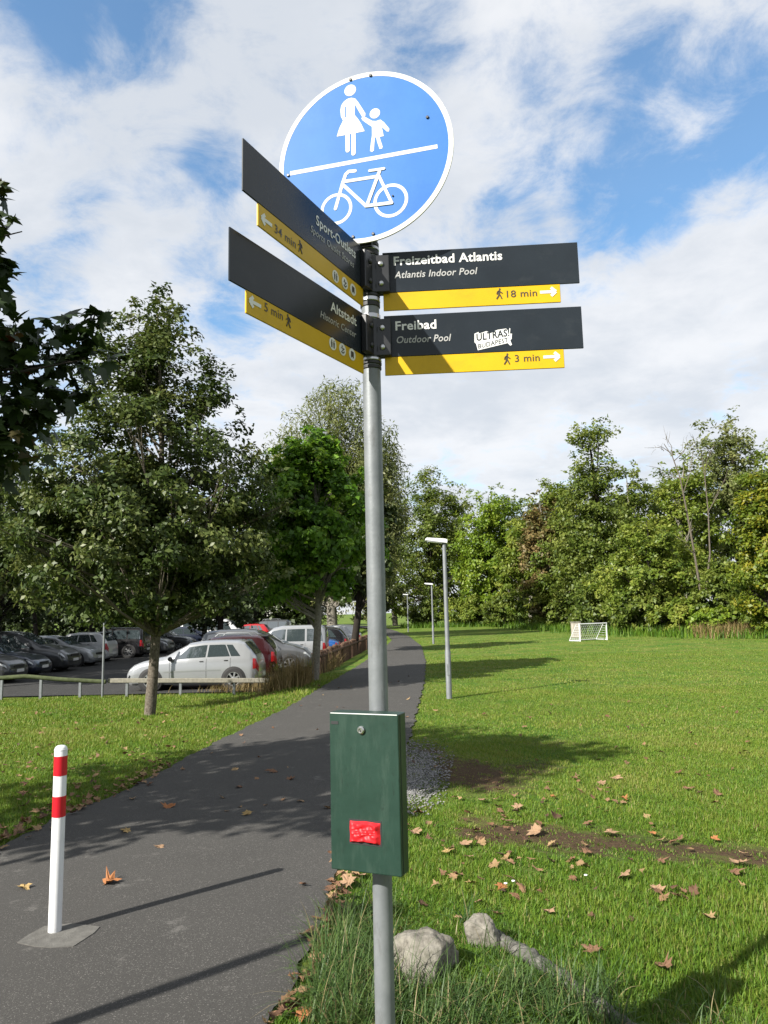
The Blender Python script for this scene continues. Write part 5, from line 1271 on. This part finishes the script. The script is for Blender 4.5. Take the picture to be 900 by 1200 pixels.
# ------------------------------------------------------------------ fallen leaves
M['leaf_tan'] = material('tan_dead_leaf', (.30, .19, .11), .75, 0, .3, .25, 30)
M['leaf_brown'] = material('brown_dead_leaf', (.17, .09, .05), .75, 0, .3, .25, 30)
M['leaf_orange'] = material('orange_dead_leaf', (.32, .13, .045), .75, 0, .3, .25, 30)
M['leaf_ochre'] = material('ochre_dead_leaf', (.36, .25, .10), .75, 0, .3, .25, 30)
OUT = np.array([(0, -.45), (.14, -.42), (.40, -.46), (.34, -.24), (.66, -.12), (.44, .04), (.52, .34), (.26, .26), (.2, .48), (0, .78), (-.2, .46), (-.26, .26), (-.54, .36), (-.44, .04), (-.68, -.1), (-.34, -.24), (-.4, -.46), (-.14, -.42)])
def leaf_shape(rg):
    """a dry curled lobed leaf of unit size: outline, inner ring and centre"""
    o = OUT * (1 + rg.normal(0, .16, OUT.shape)) * np.array([rg.uniform(.62, 1.05), rg.uniform(.8, 1.1)]); o = o + np.outer(o[:, 1], [rg.normal() * .18, 0]); inn = o * .5; P2 = np.vstack([o, inn, [[0, 0]]])
    cx_, cy_ = rg.uniform(-.5, .9), rg.uniform(-.3, .7)
    z = cx_ * P2[:, 0] ** 2 + cy_ * P2[:, 1] ** 2 + .25 * rg.normal() * P2[:, 0] * P2[:, 1] + rg.normal(0, .035, len(P2)); z -= z.min() * .8
    m = len(o); F4 = [(i, (i + 1) % m, m + (i + 1) % m, m + i) for i in range(m)]; F3 = [(m + i, m + (i + 1) % m, 2 * m) for i in range(m)]
    return np.column_stack([P2, z]), F4, F3
rgl = np.random.default_rng(60)
LM = {}
for mk_ in ('leaf_tan', 'leaf_brown', 'leaf_orange', 'leaf_ochre'):
    LM[mk_] = []
    for k in range(5):
        V, F4, F3 = leaf_shape(rgl); st_ = [(0, -.45, V[0, 2]), (.03, -.8, .05)]
        me = bpy.data.meshes.new('fallen_leaf'); me.from_pydata([tuple(v) for v in V] + [(.02, -.42, V[0, 2]), (-.02, -.42, V[0, 2]), (.05, -.85, .04)], [], F4 + F3 + [(len(V), len(V) + 1, len(V) + 2)]); me.materials.append(M[mk_]); LM[mk_].append(me)
T_, B_, O_, Y_ = 'leaf_tan', 'leaf_brown', 'leaf_orange', 'leaf_ochre'
LAWN = [(722, 914, T_, 15), (705, 920, T_, 14), (807, 926, B_, 14), (841, 932, B_, 15), (731, 938, O_, 14), (607, 948, T_, 15), (586, 953, B_, 13), (595, 965, T_, 18), (627, 977, T_, 21), (715, 979, T_, 25), (764, 979, O_, 13),
        (797, 986, B_, 14), (838, 986, O_, 12), (867, 1014, T_, 22), (862, 1025, B_, 19), (732, 1030, T_, 34), (688, 1001, B_, 16), (775, 1012, B_, 16), (771, 1045, T_, 22), (793, 1053, B_, 13), (802, 1049, B_, 12), (600, 1035, B_, 17),
        (588, 1043, O_, 16), (643, 1072, T_, 20), (695, 1117, B_, 26), (778, 1138, B_, 30), (583, 938, T_, 11), (566, 940, T_, 12), (673, 914, B_, 11), (649, 936, O_, 10), (602, 976, B_, 11), (548, 981, T_, 12), (545, 992, T_, 15),
        (526, 1000, Y_, 17), (550, 1007, T_, 14), (536, 1028, B_, 20), (553, 1038, Y_, 18), (520, 1026, B_, 12), (562, 1060, T_, 12), (620, 842, B_, 10), (490, 955, B_, 22), (486, 978, T_, 20), (503, 985, B_, 14), (872, 1003, T_, 14)]
PATH = [(28, 1044, Y_, 22, 'ochre leaf on the path left of the bollard'), (129, 1038, O_, 24, 'orange-brown leaf on the path just right of the bollard'), (186, 996, T_, 14, 'small tan leaf on sunlit asphalt at the edge of the tree shadow'),
        (198, 948, O_, 24, 'largest orange leaf lying in the tree shadow on the path'), (147, 977, Y_, 18, 'ochre leaf on the path right of the upper red bollard band'), (289, 957, Y_, 17, 'ochre leaf in the tree shadow left of the green box'),
        (355, 1040, B_, 14, 'small brown leaf on the path left of the box bottom'), (280, 925, B_, 12, 'small brown leaf in the middle of the tree shadow on the path'), (320, 907, B_, 13, 'brown leaf high in the path shadow nearest the green box'),
        (359, 1098, B_, 25, 'big brown leaf lying flat on the path by the grass edge')]
EDGE = [(408, 1038, T_, 26), (396, 1062, B_, 26), (378, 1082, B_, 28), (381, 1108, T_, 20), (398, 1090, T_, 24), (372, 1130, T_, 22), (366, 1150, B_, 20), (352, 1167, T_, 20), (333, 1190, B_, 28), (356, 1196, O_, 22), (418, 1030, T_, 18), (389, 1047, B_, 20), (386, 1072, B_, 22), (374, 1116, B_, 18)]
ORD = ['nearest', 'second nearest', 'third nearest', 'fourth nearest', 'fifth nearest', 'sixth nearest', 'seventh nearest', 'eighth nearest', 'ninth nearest', 'tenth nearest'] + ['%dth nearest' % k if k not in (21, 22, 23, 31, 32, 33, 41, 42, 43) else '%d%s nearest' % (k, {1: 'st', 2: 'nd', 3: 'rd'}[k % 10]) for k in range(11, 60)]
CN = {T_: 'tan', B_: 'brown', O_: 'orange', Y_: 'ochre'}
def put_leaf(px, py, mk_, size, label, group, lift=.004):
    p = on_ground(px, py); depth = float((p - EYE) @ _f)
    o = bpy.data.objects.new('fallen_leaf', LM[mk_][rgl.integers(5)]); COL.objects.link(o)
    s = size / FPX * depth / 1.25; s = min(max(s, .035), .105)
    o.scale = (s, s, s); o.location = (p[0], p[1], p[2] + lift); o.rotation_euler = (rgl.normal() * .22, rgl.normal() * .22, rgl.uniform(0, 6.28)); tag(o, label, 'leaf', group)
def ranked(lst, ref, fmt, group, lift):
    for col in (T_, B_, O_, Y_):
        sub = sorted([l for l in lst if l[2] == col], key=lambda l: np.hypot(*(on_ground(l[0], l[1])[:2] - ref)))
        for k, l in enumerate(sub): put_leaf(*l[:4], fmt % (CN[col], ORD[k]), group, lift)
foot_ = np.array([PX0, PY0])
ranked(LAWN, foot_, '%s fallen leaf on the right lawn, %s of its colour to the signpost foot', 'fallen leaves on the right lawn', .017)
for l in PATH: put_leaf(*l[:4], l[4], 'fallen leaves on the path', .02)
ranked(EDGE, foot_, '%s leaf heaped along the right path edge, %s of its colour to the pole', 'leaves along the path edge', .022)
def litter():
    rg = np.random.default_rng(61); VV, F4s, F3s, TT = [], [], [], []; base = 0
    spots = []
    for _ in range(420):                                     # bank under the maple and oak
        y = 5.6 + 13.0 * rg.random() ** 1.5; x = pl(y) - .05 - rg.random() ** 1.2 * (.55 * y + .2 + pl(y)); spots.append((x, y, .02))
    for _ in range(110): y = rg.uniform(5.5, 9); spots.append((pl(y) + rg.normal(-.06, .10), y, .02))
    for _ in range(30): y = rg.uniform(3.2, 6.2); spots.append((pr(y) + rg.normal(.03, .03), y, .02))
    for _ in range(60): y = rg.uniform(6, 16); spots.append((pr(y) + .1 + rg.random() * .45 * y, y, .02))
    for _ in range(45): y = rg.uniform(6.5, 20); spots.append((rg.uniform(float(pl(y)), float(pr(y))), y, .016))
    for _ in range(50):
        q = on_ground(rg.normal(590, 70), rg.normal(985, 45)); spots.append((q[0], q[1], .010))
    for _ in range(60):
        q = on_ground(rg.uniform(520, 900), rg.uniform(880, 1080)); spots.append((q[0], q[1], .012))
    for _ in range(70): y = 3.0 + 3.2 * rg.random(); spots.append((pr(y) + rg.normal(.045, .05), y, .02 + .02 * rg.random()))
    for (x, y, dz) in spots:
        if pr(y) - .02 > x > pr(y) - 1.2 and y < 5.2 and rg.random() < .7: continue
        V, F4, F3 = leaf_shape(rg); s = rg.uniform(.03, .075); a, b, c = rg.normal() * .3, rg.normal() * .3, rg.uniform(0, 6.28)
        Rm = np.array(Matrix.Rotation(c, 3, 'Z') @ Matrix.Rotation(a, 3, 'X') @ Matrix.Rotation(b, 3, 'Y')); V = (V * s) @ Rm.T + np.array([x, y, float(zg(x, y)) + dz])
        VV.append(V); F4s.append(np.array(F4) + base); F3s.append(np.array(F3) + base); TT.append(np.full(len(V), rg.random())); base += len(V)
    m = leaf_material('leaf_litter', ramp((.07, .04, .025), (.17, .085, .045), (.27, .16, .085), (.36, .25, .12)), .1, .7, .3)
    o = link('leaf_litter', np_mesh('leaf_litter', np.concatenate(VV), [np.concatenate(F4s), np.concatenate(F3s)], np.concatenate(TT)), m); tag(o, 'scattered brown and yellow fallen leaves over bank, path and lawn', 'leaves', kind='stuff')
litter()
# daisies
for (px, py, lab) in ((593, 1046, 'left of the two daisies behind the boulders'), (602, 1043, 'right of the two daisies behind the boulders'), (687, 1036, 'single daisy left of the large tan leaf on the lawn')):
    p = on_ground(px, py); root = thing('daisy', 'small white ' + lab if 'single' not in lab else 'small white ' + lab, 'flower', tuple(p), 0, 'daisies in the lawn')
    MB().tube([(0, 0, 0), (.003, 0, .05)], .0012, 5).build('stem', M['stem'], root)
    MB().lathe([(.004, .049), (.011, .052), (.011, .055), (.003, .057)], 12).build('flower_head', M['petal'], root)
